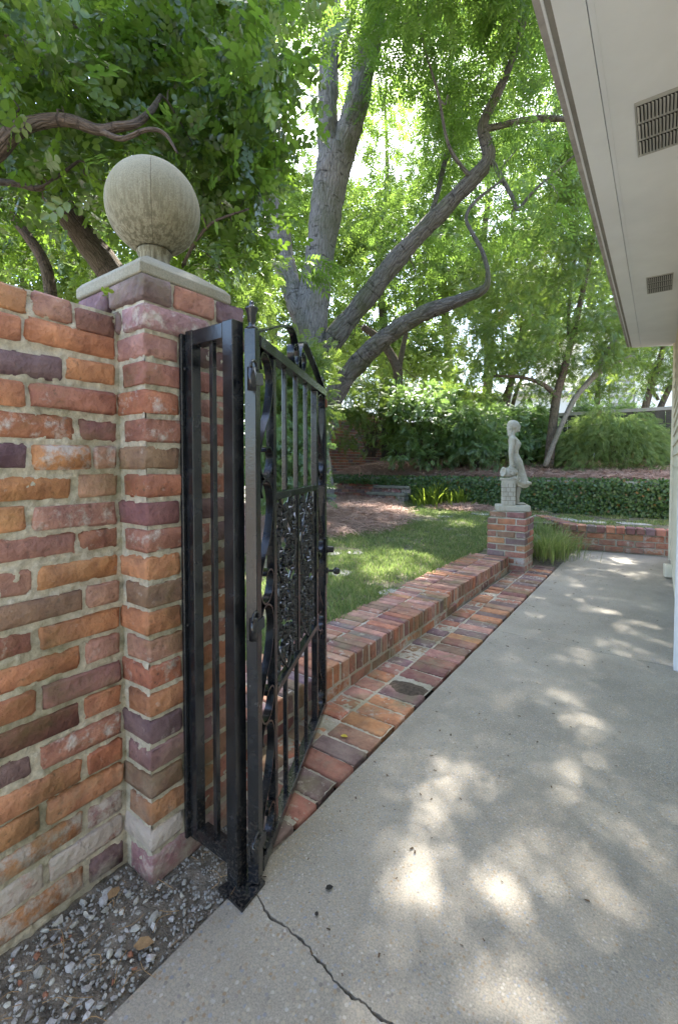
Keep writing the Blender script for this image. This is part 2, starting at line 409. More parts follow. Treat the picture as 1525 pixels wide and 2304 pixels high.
M['fascia_board'] = plain('fascia_board', (0.36, 0.33, 0.31), 0.8, 0.25, 14, 0.003)
M['shingle'] = plain('shingle', (0.17, 0.14, 0.12), 0.9, 0.35, 60, 0.004)
M['white_house'] = plain('white_house', (0.78, 0.76, 0.70), 0.7, 0.05, 2, 0.002)
M['house_roof'] = plain('house_roof', (0.42, 0.38, 0.33), 0.9, 0.2, 8, 0.01)
M['louver_paint'] = plain('louver_paint', (0.44, 0.43, 0.40), 0.7, 0.1, 8, 0.001)
M['dark_gap'] = plain('dark_gap', (0.03, 0.028, 0.025), 0.9, 0.2, 8, 0.001)
M['grey_shutter'] = plain('grey_shutter', (0.27, 0.25, 0.22), 0.8, 0.15, 8)
M['dark_fence'] = plain('dark_fence', (0.055, 0.05, 0.04), 0.9, 0.4, 8)
M['gap'] = plain('gap', (0.02, 0.017, 0.013), 1.0, 0.3, 20)
M['yellow_leaf'] = plain('yellow_leaf', (0.55, 0.42, 0.06), 0.6, 0.2, 40)
M['dry_leaf'] = plain('dry_leaf', (0.34, 0.22, 0.11), 0.8, 0.3, 40)

PAL = {'O': (0.50, 0.25, 0.135), 'r': (0.45, 0.20, 0.12), 'R': (0.385, 0.19, 0.135), 'D': (0.25, 0.13, 0.115), 'P': (0.225, 0.155, 0.155),
       'B': (0.28, 0.18, 0.12), 'K': (0.45, 0.26, 0.195), 'Y': (0.42, 0.25, 0.14), 'V': (0.34, 0.21, 0.21), 'G': (0.30, 0.28, 0.26)}
def brick_color(o, key, white=0.0):
    c = PAL[key]; f = random.uniform(0.88, 1.12)
    o.color = (min(1, c[0]*f), min(1, c[1]*f*random.uniform(.93, 1.07)), min(1, c[2]*f*random.uniform(.93, 1.07)), white)
def rand_key(ws='OrRRrKDPBO'): return random.choice(ws)

def brick_mesh(hx, hy, hz, b=0.007, jit=0.0025, fine=False):
    if not fine:
        vs, fs = chamfer(hx, hy, hz, b)
        vs = [tuple(c+random.uniform(-jit, jit) for c in v) for v in vs]
        m = bpy.data.meshes.new('brick'); m.from_pydata(vs, [], fs); fix_normals(m); return m
    # a rounded, worn block: 4 x 4 net on every face
    g = {}; vs, fs = [], []
    def co(i, h):
        bb = b*random.uniform(0.8, 1.4)
        return (-h, -h+bb*1.1, h-bb*1.1, h)[i]
    def vid(i, j, k):
        if (i, j, k) not in g:
            e = (i in (0, 3))+(j in (0, 3))+(k in (0, 3))
            x, y, z = co(i, hx), co(j, hy), co(k, hz)
            s_ = 0.0 if e < 2 else (b*0.36 if e == 2 else b*0.62)
            if i in (0, 3): x -= math.copysign(s_, x)
            if j in (0, 3): y -= math.copysign(s_, y)
            if k in (0, 3): z -= math.copysign(s_, z)
            if e >= 2 and random.random() < 0.18: s2 = random.uniform(0, b*0.8); x *= 1-s2/hx*0.6; z *= 1-s2/hz*0.6; y *= 1-s2/hy*0.4
            g[(i, j, k)] = len(vs); vs.append((x+random.uniform(-jit, jit), y+random.uniform(-jit, jit), z+random.uniform(-jit, jit)))
        return g[(i, j, k)]
    for a in range(3):
        for c_ in range(3):
            for s_ in (0, 3):
                for pick in (lambda u, v: (s_, u, v), lambda u, v: (u, s_, v), lambda u, v: (u, v, s_)):
                    fs.append((vid(*pick(a, c_)), vid(*pick(a+1, c_)), vid(*pick(a+1, c_+1)), vid(*pick(a, c_+1))))
    m = bpy.data.meshes.new('brick'); m.from_pydata(vs, [], fs); fix_normals(m)
    m.polygons.foreach_set('use_smooth', [True]*len(m.polygons))
    return m
_pool = {}
def pool_mesh(hx, hy, hz, b=0.006, jit=0.0022, n=6, key=''):
    k = (round(hx, 3), round(hy, 3), round(hz, 3), key)
    if k not in _pool: _pool[k] = [brick_mesh(hx, hy, hz, b, jit) for _ in range(n)]
    return random.choice(_pool[k])
def lay(parent, lo, hi, key, white=0.0, material='brick_near', fine=False, b=0.006, jit=0.0022, tilt=0.0, pool=True, name='brick'):
    lo, hi = np.array(lo, float), np.array(hi, float); h = (hi-lo)/2; c = (hi+lo)/2
    me = brick_mesh(*h, b, jit, fine) if (fine or not pool) else pool_mesh(*h, b, jit)
    o = link(name, me, M[material], parent)
    o.location = c
    if tilt: o.rotation_euler = (random.uniform(-tilt, tilt), random.uniform(-tilt, tilt), random.uniform(-tilt, tilt))
    brick_color(o, key, white)
    return o
def rough_sheet(name, origin, u, v, nu, nv, amp, material, parent, normal, freq=40):
    """a mortar face: a fine net pushed in and out"""
    o_, u, v, nn = map(lambda a: np.array(a, float), (origin, u, v, normal))
    vs = []
    for j in range(nv+1):
        for i in range(nu+1):
            p = o_+u*(i/nu)+v*(j/nv); q = Vector(p*freq)
            vs.append(p+nn*amp*(mnoise.noise(q)+0.5*mnoise.noise(q*2.3)))
    fs = [(j*(nu+1)+i, j*(nu+1)+i+1, (j+1)*(nu+1)+i+1, (j+1)*(nu+1)+i) for j in range(nv) for i in range(nu)]
    return MB().add(vs, fs).obj(name, material, parent, True)

# ================================================================== SETTING
def lawn_z(x, y):
    far = min(1.0, max(0.0, (y-4.9)/2.6)); away = min(1.0, max(0.0, (-1.7-x)/1.6))
    z = 0.130+0.165*far+(1-far)*away*min(0.13, 0.03*max(0.0, y-2.2))
    if x < -3.0: z += 0.07*min(1.0, (-3.0-x)/1.2)
    return z+0.012*mnoise.noise(Vector((x*1.7, y*1.7, 0)))
def terrain(name, x0, x1, y0, y1, step, fz, material, amp=0.0):
    nx, ny = int((x1-x0)/step)+1, int((y1-y0)/step)+1
    xs, ys = np.linspace(x0, x1, nx), np.linspace(y0, y1, ny)
    vs = [(x, y, fz(x, y)+(amp*mnoise.noise(Vector((x*25, y*25, 3))) if amp else 0)) for y in ys for x in xs]
    fs = [(j*nx+i, j*nx+i+1, (j+1)*nx+i+1, (j+1)*nx+i) for j in range(ny-1) for i in range(nx-1)]
    return MB().add(vs, fs).obj(name, material, None, True)

tag(MB().add([(-300,-300,-0.07),(300,-300,-0.07),(300,300,-0.07),(-300,300,-0.07)], [(0,1,2,3)]).obj('ground', M['soil']), kind='structure')
tag(terrain('lawn', -6.45, -1.46, 0.9, 8.45, 0.12, lawn_z, M['lawn_soil']), kind='structure')
tag(terrain('back_lawn', -1.60, 2.6, 6.80, 8.45, 0.1, lambda x, y: 0.29+0.01*mnoise.noise(Vector((x*3, y*3, 1))), M['lawn_soil']), kind='structure')
def bed_z(x, y): return 0.83+0.16*(y-8.5)+0.03*mnoise.noise(Vector((x*1.2, y*1.2, 5)))
tag(terrain('planting_bed', -6.45, 4.0, 8.50, 11.3, 0.15, bed_z, M['bed_soil']), kind='structure')
def side_z(x, y):
    t = min(1.0, max(0.0, (-1.12-x)/.16)); return -0.012+t*(0.008+lawn_z(-1.5, y))
tag(terrain('side_soil', -1.50, -0.80, 5.21, 7.7, 0.04, lambda x, y: side_z(x, y)+0.26*min(1, max(0, (y-6.75-(x+.96)*.2)/.1))*(1 if x > -1.1 else 0), M['soil'], 0.010), kind='structure')

# concrete path, broken by one real crack and by a thin joint
crack_px = [(592, 2040), (612, 2066), (640, 2082), (668, 2107), (693, 2128), (705, 2150), (728, 2172), (745, 2196), (772, 2225), (800, 2247), (828, 2262), (850, 2287), (880, 2303)]
crack = [on_z(x, y)[:2] for x, y in crack_px]
pts = spline(crack, 4)
pts = np.array([p+np.array([mnoise.noise(Vector((p[0]*90, p[1]*90, 0)))*0.006, mnoise.noise(Vector((p[0]*90, p[1]*90, 9)))*0.006]) for p in pts])
pts = np.vstack([[-0.872, pts[0][1]+0.03], pts, [[-0.2, 0.70], [0.0, 0.66], [0.14, 0.64]]])
def slab(name, outline, material, top=0.0, thick=0.055):
    n = len(outline); vs = [(x, y, top) for x, y in outline]+[(x, y, top-thick) for x, y in outline]
    fs = [tuple(range(n))]+[(i, n+i, n+(i+1) % n, (i+1) % n) for i in range(n)]
    m = MB().add(vs, fs).mesh(name); fix_normals(m)
    return tag(link(name, m, material), kind='structure')
GAP = np.array([0, 0.0050])
def wid(i): return 0.35+1.3*abs(mnoise.noise(Vector((i*0.9, 2.0, 0))))
low_ = [tuple(p-GAP*wid(i)) for i, p in enumerate(pts)]; up_ = [tuple(p+GAP*wid(i+50)) for i, p in enumerate(pts)]
slab('concrete_path', [(-0.872, -2.5), (0.14, -2.5)]+low_[::-1], M['concrete_coarse'])
def wob(y0, amp, s): return [(x, y0+amp*mnoise.noise(Vector((x*14, s, 0)))) for x in np.linspace(-0.872, 0.14, 24)]
edge_l = [(-0.872-0.006*mnoise.noise(Vector((0, y*6, 0))), y) for y in np.linspace(3.0, 0.9, 22)]
j1 = wob(3.03, 0.02, 1.0)
slab('concrete_path', up_+[(x, y-0.0012) for x, y in j1[::-1]]+edge_l[1:-1], M['concrete'])
edge_l2 = [(-0.872-0.006*mnoise.noise(Vector((0, y*6, 0))), y) for y in np.linspace(6.6, 3.1, 24)]
slab('concrete_path', [(x, y+0.0012) for x, y in j1]+[(0.14, 6.68), (-0.86, 6.57)]+edge_l2, M['concrete'])
tag(MB().add([(-1.25,0.55,-0.028),(-0.80,0.55,-0.028),(-0.80,5.4,-0.028),(-1.25,5.4,-0.028)], [(0,1,2,3)]).obj('soil_strip', M['gap']), kind='structure')

# brick strip beside the concrete
paving = tag(empty('brick_paving'), kind='structure')
y = 0.93
row = 0
while y < 5.25:
    wd = random.uniform(0.090, 0.102)
    yb = y
    if not (1.93 < y < 2.03):
        lay(paving, (-1.092-random.uniform(0, .012), yb, -0.05), (-0.884-random.uniform(0, .012), yb+wd, random.uniform(-0.004, 0.006)), rand_key('KRrKPRODPKB'), random.choice((0, 0, .15, .3)), 'brick_floor', True, 0.006, 0.0022, 0.012)
    if y < 4.80:
        lay(paving, (-1.232, yb+random.uniform(-.004, .004), -0.05), (-1.108, yb+wd, random.uniform(-0.006, 0.004)), rand_key('KRrRPOODBB'), random.choice((0, 0, .15, .3)), 'brick_floor', True, 0.006, 0.0022, 0.012)
    y += wd+random.uniform(0.008, 0.013)
o = rough_sheet('mortar', (-1.24, 0.92, -0.0055), (0.345, 0, 0), (0, 4.36, 0), 50, 420, 0.004, M['mortar_floor'], paving, (0, 0, 1), 60)

hole = terrain('dirt_pocket', -1.09, -0.90, 1.925, 2.045, 0.012, lambda x, y: 0.010-abs(x+.99)*.09-abs(y-1.985)*.16, plain('dirt', (.085, .065, .05), .95, .5, 60), 0.005); hole.parent = paving; tag(hole, kind='stuff')
# gravel bed between the wall and the path
gb = terrain('gravel_bed', -1.205, -0.874, -0.7, 1.0, 0.02, lambda x, y: -0.012+0.006*mnoise.noise(Vector((x*9, y*9, 0)))-0.012*max(0, 1-abs(x+0.88)/.03), M['soil'], 0.010)
tag(gb, kind='structure')
stone_v = []
for k in range(10):
    bm = bmesh.new(); bmesh.ops.create_icosphere(bm, subdivisions=1, radius=1)
    sx, sy, sz = random.uniform(.8, 1.25), random.uniform(.6, .95), random.uniform(.5, .75)
    for v in bm.verts: v.co = Vector((v.co.x*sx, v.co.y*sy, v.co.z*sz))*random.uniform(.6, 1.15)
    me = bpy.data.meshes.new('stone'); bm.to_mesh(me); bm.free(); me.materials.append(M['gravel']); stone_v.append(me)
def gm():
    m, n, l, b = mat('pebble'); oi = n.new('ShaderNodeObjectInfo'); p = pos(n, l)
    c = mixc(n, l, noi(n, l, p, 160, 4, 0.7), mixc(n, l, 1.0, oi.outputs['Color'], (0.45, 0.45, 0.45), 'MULTIPLY'), mixc(n, l, 1.0, oi.outputs['Color'], (1.4, 1.4, 1.4), 'MULTIPLY'))
    l.new(c, b.inputs['Base Color']); b.inputs['Roughness'].default_value = 0.8; bump(n, l, b, noi(n, l, p, 120, 4), 0.5, 0.003); return m
PB = gm()
for me in stone_v: me.materials.clear(); me.materials.append(PB)
cnt = 0; placed = []
while cnt < 295:
    x = random.uniform(-1.175, -0.90); y = random.uniform(0.02, 0.72)
    dens = 0.25+0.75*max(0, min(1, (0.66-y)/0.3)) 
    if random.random() > dens or (x < -1.05 and y > 0.63): continue
    r = random.uniform(0.005, 0.0115) if random.random() < .78 else random.uniform(0.0115, 0.018)
    if any((x-a)**2+(y-b)**2 < (r+c)**2*0.75 for a, b, c in placed): continue
    placed.append((x, y, r))
    o = link('stone', random.choice(stone_v), None, gb)
    o.location = (x, y, -0.010+r*random.uniform(0.02, .38)); o.scale = (r, r, r)
    o.rotation_euler = (random.uniform(-.4, .4), random.uniform(-.4, .4), random.uniform(0, 6.28))
    g = random.uniform(0.30, 0.58); o.color = (g*1.03, g*1.0, g*random.uniform(.86, 1.0), 1) if random.random() < .93 else (0.33, 0.15, 0.09, 1)
    cnt += 1
# small stones and chips, too small to pick out
bm = bmesh.new(); bmesh.ops.create_icosphere(bm, subdivisions=1, radius=1); tv = np.array([v.co[:] for v in bm.verts]); tf = np.array([[v.index for v in f.verts] for f in bm.faces]); bm.free()
tv = tv*np.array([1, .75, .6])
n_ = 3200
px_ = np.column_stack([rng.uniform(-1.18, -0.885, n_), rng.uniform(-0.3, 0.93, n_), np.full(n_, -0.010)])
V, F = scatter(tv, tf, px_, unit(n_), np.tile([0, 0, 1.0], (n_, 1)), rng.uniform(0.0012, 0.0060, n_), rng.uniform(0, 6, n_))
tag(link('chippings', np_mesh('chippings', V, F), M['gravel'], gb), kind='stuff')
# twigs, needles and dry leaves on it
mb = MB()
for k in range(95):
    x, y = random.uniform(-1.17, -0.89), random.uniform(0.0, 0.9); a = random.uniform(0, 6.28); L = random.uniform(0.015, 0.07)
    z = 0.002+random.uniform(0, .008); bend = random.uniform(-.015, .015)
    p = [(x, y, z), (x+math.cos(a)*L/2-math.sin(a)*bend, y+math.sin(a)*L/2+math.cos(a)*bend, z+.005), (x+math.cos(a)*L, y+math.sin(a)*L, z)]
    tube(mb, spline(p, 3), random.uniform(0.0005, 0.0010), 4)
tag(mb.obj('pine_needles', M['dry_leaf']), kind='stuff')

# ================================================================== BRICK WALL AND PILLAR
PZ = 0.0722; ZT = 1.588
wall = empty('brick_wall', 'tall worn orange and purple brick garden wall left of the pillar', 'wall', loc=(-1.19, 0.3, 0))
wall.location = (0, 0, 0)
WX = -1.19
wl = [  # px joints (left brick, right bricks) and colour, bloom
 [(-60,62,'O',0),(75,165,'K',.1),(172,262,'D',0)], [(-60,50,'O',0),(58,262,'O',.05)], [(-60,143,'P',0),(150,272,'O',0)], [(-60,57,'O',0),(70,262,'R',.1)],
 [(-60,171,'r',.35),(181,275,'D',.05)], [(-60,64,'P',.05),(75,207,'O',.45),(213,262,'K',.5)], [(-60,163,'O',.1),(174,276,'K',.1)], [(-60,60,'O',0),(76,263,'K',.3)],
 [(-60,172,'K',.15),(182,276,'R',.15)], [(-60,77,'K',.2),(87,270,'O',.15)], [(-60,187,'B',.05),(197,284,'K',.1)], [(-60,77,'R',.15),(90,272,'O',.15)],
 [(-60,183,'O',.05),(195,286,'K',.15)], [(-60,82,'O',0),(96,274,'D',0)], [(-60,180,'D',0),(191,287,'O',0)], [(-60,71,'P',0),(93,280,'R',.35)],
 [(-60,185,'O',0),(197,293,'r',0)], [(-60,91,'O',.1),(107,285,'O',0)], [(-60,190,'O',.5),(201,293,'D',.7)], [(-60,100,'K',.75),(112,287,'R',.8)], [(-60,188,'O',.55),(203,292,'P',.1)]]
for i, courses in enumerate(wl):
    z1 = ZT-(i+1)*PZ-0.006; z0 = z1-0.058+random.uniform(-.002, .002)
    zc = (z0+z1)/2; yp = None
    for j, (a, b_, key, wh) in enumerate(courses):
        # sight line through the joint at the height of the course
        def yy(px):
            lo_, hi_ = 0.0, 2304.0
            for _ in range(40):
                m_ = (lo_+hi_)/2
                if on_x(px, m_, WX)[2] > zc: lo_ = m_
                else: hi_ = m_
            return on_x(px, lo_, WX)[1]
        y0 = yy(a) if a > 0 else (yy(b_)-(0.2 if j == 0 and b_ > 100 else 0.1))
        y1 = min(yy(b_), 0.648)
        zr = random.uniform(-.004, .004)
        if i == 0: zr += (-0.004, 0.0, -0.012)[j]
        lay(wall, (WX-0.09, y0, z0+zr), (WX+random.uniform(-.003, .007), y1, z1+zr), key, wh, 'brick_near', True, 0.0065, 0.0032, 0.012)
        if j == 0: yn = y0
    for q in range(3):      # the run of the wall beyond the frame
        ln = 0.195 if (i+q) % 2 else 0.092
        y1 = yn-0.012; y0 = y1-ln; yn = y0
        lay(wall, (WX-0.09, y0, z0), (WX+random.uniform(-.003, .006), y1, z1), rand_key(), random.choice((0, .1, .3)), 'brick_near', False, 0.008, 0.0026, 0.01, False)
rough_sheet('mortar', (WX-0.0055, -0.35, -0.03), (0, 1.02, 0), (0, 0, 1.535), 200, 280, 0.0062, M['mortar'], wall, (1, 0, 0), 45)
MB().box((WX-0.20, -0.35, -0.03), (WX-0.016, 0.67, 1.49)).obj('wall_core', M['mortar'], wall)
# ragged bed of mortar along the top
rough_sheet('mortar', (WX-0.205, -0.35, 1.488), (0.2, 0, 0), (0, 1.02, 0), 30, 150, 0.012, M['mortar'], wall, (0, 0, 1), 30)

pil = empty('gate_pillar', 'square brick gate pillar topped by a large stone ball', 'pillar')
PX0, PX1, PY0, PY1 = -1.40, -1.067, 0.655, 0.985
pc = ['P','V','K','R','r','R','B','r','D','R','O','B','O','K','r','O','P','V','B','O','K','V']
pw = [0,.35,.1,.05,.3,.25,.1,.15,.05,.3,.05,.1,.05,.2,.3,.12,.15,.05,0,.15,.95,.3]
for k in range(22):
    z1 = ZT-k*PZ-0.005; z0 = z1-0.0605
    if k == 0: z0 = z1-0.0625
    if k == 21: z0 -= 0.02
    ex = 0.004 if k < 2 else 0.0
    H = (k % 2 == 0)
    key, wh = pc[k], pw[k]
    g = 0.011
    fx = PX1+ex+random.uniform(-.002, .003); fy = PY0-ex
    a = 0.208 if H else 0.105        # length along X seen on the left face
    b_ = 0.1 if H else 0.206         # length along Y seen on the right face
    if k == 0: a, b_ = 0.165, 0.085
    lay(pil, (fx-a, fy, z0), (fx, fy+b_, z1), key, wh, 'brick_near', True, 0.0060, 0.0028, 0.008)
    ys = fy+b_+g
    if k == 0:
        segs = [(ys, ys+0.13), (ys+0.14, PY1+ex)]
    else: segs = [(ys, PY1+ex)]
    for s0, s1 in segs:
        lay(pil, (fx-0.1, s0, z0+random.uniform(-.003, .003)), (fx-random.uniform(0, .004), s1, z1), rand_key('RRBDKOOBR' if k > 10 else 'RPDKPRRP'), random.choice((0, .1, .2)), 'brick_near', True, 0.0060, 0.0028, 0.008)
    if k < 2: lay(pil, (PX0-ex, fy, z0), (fx-a-g, fy+0.1, z1), 'P', 0, 'brick_near', True, 0.008, 0.0022)
    # far side and back of the pillar
    lay(pil, (PX0-ex, PY1+ex-0.1, z0), (fx-0.112, PY1+ex, z1), rand_key(), 0, 'brick_near', False, 0.008)
MB().box((PX0+0.012, PY0+0.014, -0.03), (PX1-0.013, PY1-0.012, ZT)).obj('pillar_core', M['mortar'], pil)
rough_sheet('mortar', (PX1-0.0055, PY0+0.006, -0.03), (0, PY1-PY0-0.012, 0), (0, 0, ZT+0.025), 70, 280, 0.0050, M['mortar'], pil, (1, 0, 0), 45)
rough_sheet('mortar', (-1.21, PY0+0.0055, -0.03), (PX1+1.21-0.006, 0, 0), (0, 0, ZT+0.025), 30, 280, 0.0050, M['mortar'], pil, (0, -1, 0), 45)
# cap: square slab, bevelled to a low pyramid
mb = MB(); cx, cy, hw, ry_ = -1.234, 0.795, 0.166, 0.888
rings = [(hw-.004, 1.584), (hw, 1.588), (hw, 1.613), (hw-.012, 1.627), (hw-.075, 1.668), (hw-.10, 1.676)]
vs = [(cx+sx*r, cy+sy*r*ry_, z) for r, z in rings for sx, sy in ((-1,-1),(1,-1),(1,1),(-1,1))]
fs = [(i*4+k, i*4+(k+1) % 4, (i+1)*4+(k+1) % 4, (i+1)*4+k) for i in range(len(rings)-1) for k in range(4)]+[(3,2,1,0), tuple(len(rings)*4-4+k for k in range(4))]
cap = mb.add(vs, fs).obj('pillar_cap', M['cap_stone'], pil)
bv = cap.modifiers.new('bevel', 'BEVEL'); bv.width = 0.004; bv.segments = 2; bv.limit_method = 'ANGLE'
mb = MB(); rb, zc = 0.1315, 1.857
prof = [(0.052, 1.660-zc), (0.052, 1.682-zc), (0.048, 1.688-zc), (0.044, 1.694-zc), (0.043, 1.714-zc), (0.047, 1.721-zc), (0.048, 1.729-zc), (0.045, 1.734-zc)]
prof += [(rb*math.sin(t), -rb*math.cos(t)) for t in np.linspace(0.33, math.pi-0.002, 40)]
lathe(mb, (cx, cy, zc), prof, 72); mb.obj('ball_finial', M['cast_stone'], pil, True)
# the mould seam down the ball
sm = MB(); sa = math.atan2(-cy, -cx)-0.05
tube(sm, [(cx+(rb+.0002)*math.sin(t)*math.cos(sa), cy+(rb+.0002)*math.sin(t)*math.sin(sa), zc-rb*math.cos(t)) for t in np.linspace(0.45, 3.0, 40)], [0.0004+.0007*abs(mnoise.noise(Vector((k_*.6, 0, 0)))) for k_ in range(40)], 5); sm.obj('seam', M['dark_bark'], pil)

# little plant growing on the wall top
def oval(w=0.32):
    tv = np.array([(0,0,0),(0,.5,-.04),(0,1,-.10),(-w,.30,.05),(-w*.85,.68,.03),(w,.30,.05),(w*.85,.68,.03)])
    tf = np.array([(0,1,3),(1,4,3),(1,2,4),(0,5,1),(1,5,6),(1,6,2)]); return tv, tf
tv, tf = oval()
n_ = 7
V, F = scatter(tv, tf, np.tile(np.array(on_x(240, 662, WX-.01)), (n_, 1))+rng.normal(0, .004, (n_, 3)), unit(n_)+np.array([0.4, -.2, .7]), np.tile([0, 0, 1.0], (n_, 1)), rng.uniform(.013, .024, n_), rng.uniform(-1, 1, n_))
tag(link('sprout', np_mesh('sprout', V, F, np.repeat(rng.random(n_)*.9, len(tv))), M['leaf_lime']), 'tiny green seedling rooted on the brick wall top against the pillar', 'plant')

# ================================================================== IRONWORK
def bar(mb, p0, p1, wx, wy, ax, b=0.0015):
    p0, p1, ax = map(lambda q: np.array(q, float), (p0, p1, ax)); d = p1-p0; L = np.linalg.norm(d); d /= L
    ax = ax-d*(ax@d); ax /= np.linalg.norm(ax); ay = np.cross(d, ax)
    return mb.frame_box((p0+p1)/2, ax, ay, d, wx/2, wy/2, L/2, b)
def iron_part(name, mb, parent, smooth=False):
    m = mb.mesh(name, smooth); fix_normals(m); return link(name, m, M['iron'], parent)
panel = empty('iron_side_panel', 'narrow fixed black iron panel bolted between the pillar and its footed post', 'railing')
PYc = 0.785; X_ = (1, 0, 0); Y_ = (0, 1, 0); Z_ = (0, 0, 1)
iron_part('wall_strip', bar(MB(), (-1.0605, PYc-.012, 0.055), (-1.0605, PYc-.012, 1.455), 0.012, 0.036, X_, .002), panel)
iron_part('stile', bar(MB(), (-1.0385, PYc-.004, 0.055), (-1.0385, PYc-.004, 1.462), 0.029, 0.030, X_, .002), panel)
iron_part('top_rail', bar(MB(), (-1.0235, PYc, 1.440), (-0.903, PYc, 1.440), 0.036, 0.040, Y_, .002), panel)
iron_part('bottom_rail', bar(MB(), (-1.0235, PYc, 0.074), (-0.903, PYc, 0.074), 0.036, 0.036, Y_, .002), panel)
iron_part('bar', bar(MB(), (-0.962, PYc, 0.090), (-0.962, PYc, 1.424), 0.014, 0.014, X_, .001), panel)
iron_part('post', bar(MB(), (-0.884, PYc, 0.008), (-0.884, PYc, 1.462), 0.038, 0.038, X_, .002), panel)
plt = [on_z(x, y, 0.006)[:2] for x, y in ((492, 1998), (545, 2050), (597, 1985), (560, 1953))]
mb = MB(); mb.add([(x, y, z) for z in (0.001, 0.009) for x, y in plt], [(3,2,1,0),(4,5,6,7)]+[(i, (i+1) % 4, 4+(i+1) % 4, 4+i) for i in range(4)])
bp = iron_part('base_plate', mb, panel)
for u, v in ((.5, .12), (.5, .88)):
    q = np.array(plt[1])*(1-v)*u+np.array(plt[0])*(1-u)*.5+np.array(plt[2])*u*v+np.array(plt[3])*(1-u)*.5
    iron_part('bolt', lathe(MB(), (q[0], q[1], 0.009), [(.005, 0), (.005, .003), (.003, .005)], 6), bp)
for z in (1.36, .66, .13):
    iron_part('mounting_bolt', lathe(MB(), (-1.0525, PYc-.022, z), [(.005, 0), (.005, .004), (.002, .006)], 8, (1, 0, 0)), panel)

gate = empty('iron_gate', 'open black wrought iron gate with scrolls and leafy cast panels', 'gate')
g0 = np.array([-0.852, 0.827]); gd = np.array([-0.431, 0.902]); gn = np.array([0.902, 0.431])
GD = np.array([*gd, 0]); GN = np.array([*gn, 0])
def gp(s, z, o=0.0): return np.array([g0[0]+gd[0]*s+gn[0]*o, g0[1]+gd[1]*s+gn[1]*o, z])
def gbar(name, s0, z0, s1, z1, ws, wn, parent=None, b=0.0015):
    return iron_part(name, bar(MB(), gp(s0, z0), gp(s1, z1), wn, ws, GN, b), parent or gate)
gbar('hinge_stile', -0.014, 0.012, -0.014, 1.442, 0.034, 0.030)
gbar('latch_stile', 0.842, 0.012, 0.842, 1.402, 0.034, 0.034)
gbar('top_rail', 0.004, 1.418, 0.859, 1.418, 0.030, 0.036)
gbar('bottom_rail', 0.004, 0.030, 0.824, 0.030, 0.030, 0.034)
gbar('inner_stile', 0.135, 0.046, 0.135, 1.402, 0.024, 0.024)
gbar('inner_stile', 0.690, 0.046, 0.690, 1.402, 0.022, 0.024)
gbar('middle_rail', 0.148, 1.010, 0.678, 1.010, 0.022, 0.024)
gbar('lower_rail', 0.148, 0.434, 0.678, 0.434, 0.022, 0.024)
for s in (0.265, 0.400, 0.540):
    gbar('bar', s, 1.022, s, 1.402, 0.014, 0.014)
    gbar('bar', s, 0.046, s, 0.422, 0.014, 0.014)
gbar('centre_bar', 0.412, 0.446, 0.412, 0.998, 0.018, 0.016)
def ribbon(pts2, wid_=0.022, th=0.005, n=8):
    """flat bar on edge, bent in the gate's plane"""
    P = spline(pts2, n); T = np.gradient(P, axis=0); T /= np.linalg.norm(T, axis=1)[:, None]; N = np.column_stack([-T[:, 1], T[:, 0]])
    vs, fs = [], []
    for p, q in zip(P, N):
        a, b_ = p+q*th/2, p-q*th/2
        vs += [gp(a[0], a[1], -wid_/2), gp(a[0], a[1], wid_/2), gp(b_[0], b_[1], wid_/2), gp(b_[0], b_[1], -wid_/2)]
    m = len(P)
    for i in range(m-1):
        for k in range(4): fs.append((i*4+k, i*4+(k+1) % 4, (i+1)*4+(k+1) % 4, (i+1)*4+k))
    fs += [(3,2,1,0), tuple(4*m-4+k for k in range(4))]
    return MB().add(vs, fs)
def scroll_pts(zt, zb, s0, s1, flip=1):
    """the S scroll: arch at the top, sweep down to the other side, curl at the foot"""
    H = zt-zb; mid = (s0+s1)/2; hw_ = (s1-s0)/2
    L = [(-.55, .86), (-.75, .92), (-.5, .985), (0, 1.0), (.62, .95), (.95, .84), (.9, .70), (.45, .52), (-.35, .36), (-.85, .22), (-.9, .12), (-.55, .03), (0, 0), (.6, .04), (.92, .12), (.95, .20), (.6, .255), (.1, .25), (-.05, .22)]
    return [(mid+flip*u*hw_, zb+v*H) for u, v in L]
zs = [(1.400, 1.063), (1.061, 0.722), (0.718, 0.392), (0.388, 0.048)]
for zt, zb in zs:
    iron_part('scroll', ribbon(scroll_pts(zt, zb, 0.006, 0.120)), gate)
    iron_part('scroll', ribbon(scroll_pts(zt, zb, 0.704, 0.822, -1)), gate)
# cresting: two opposed swept bars that end in curls
crest = [(0.004, 1.442), (0.10, 1.478), (0.20, 1.515), (0.30, 1.545), (0.355, 1.545), (0.392, 1.515), (0.408, 1.475), (0.400, 1.445), (0.378, 1.436), (0.352, 1.446), (0.340, 1.472), (0.348, 1.497), (0.366, 1.503), (0.380, 1.488)]
iron_part('cresting', ribbon(crest, 0.024, 0.006), gate)
iron_part('cresting', ribbon([(0.846-s*1.0, z) for s, z in crest], 0.024, 0.006), gate)
def finial(s, z0, k):
    prof = [(.019, 0), (.019, .006), (.012, .010), (.010, .022), (.013, .026), (.014, .045), (.020, .062), (.022, .066), (.016, .070), (.007, .076), (.008, .083), (.004, .09)]
    return iron_part('finial', lathe(MB(), gp(s, z0), [(r*k, h*k) for r, h in prof], 16), gate, True)
finial(-0.016, 1.442, 0.80); finial(0.842, 1.4335, 0.62)
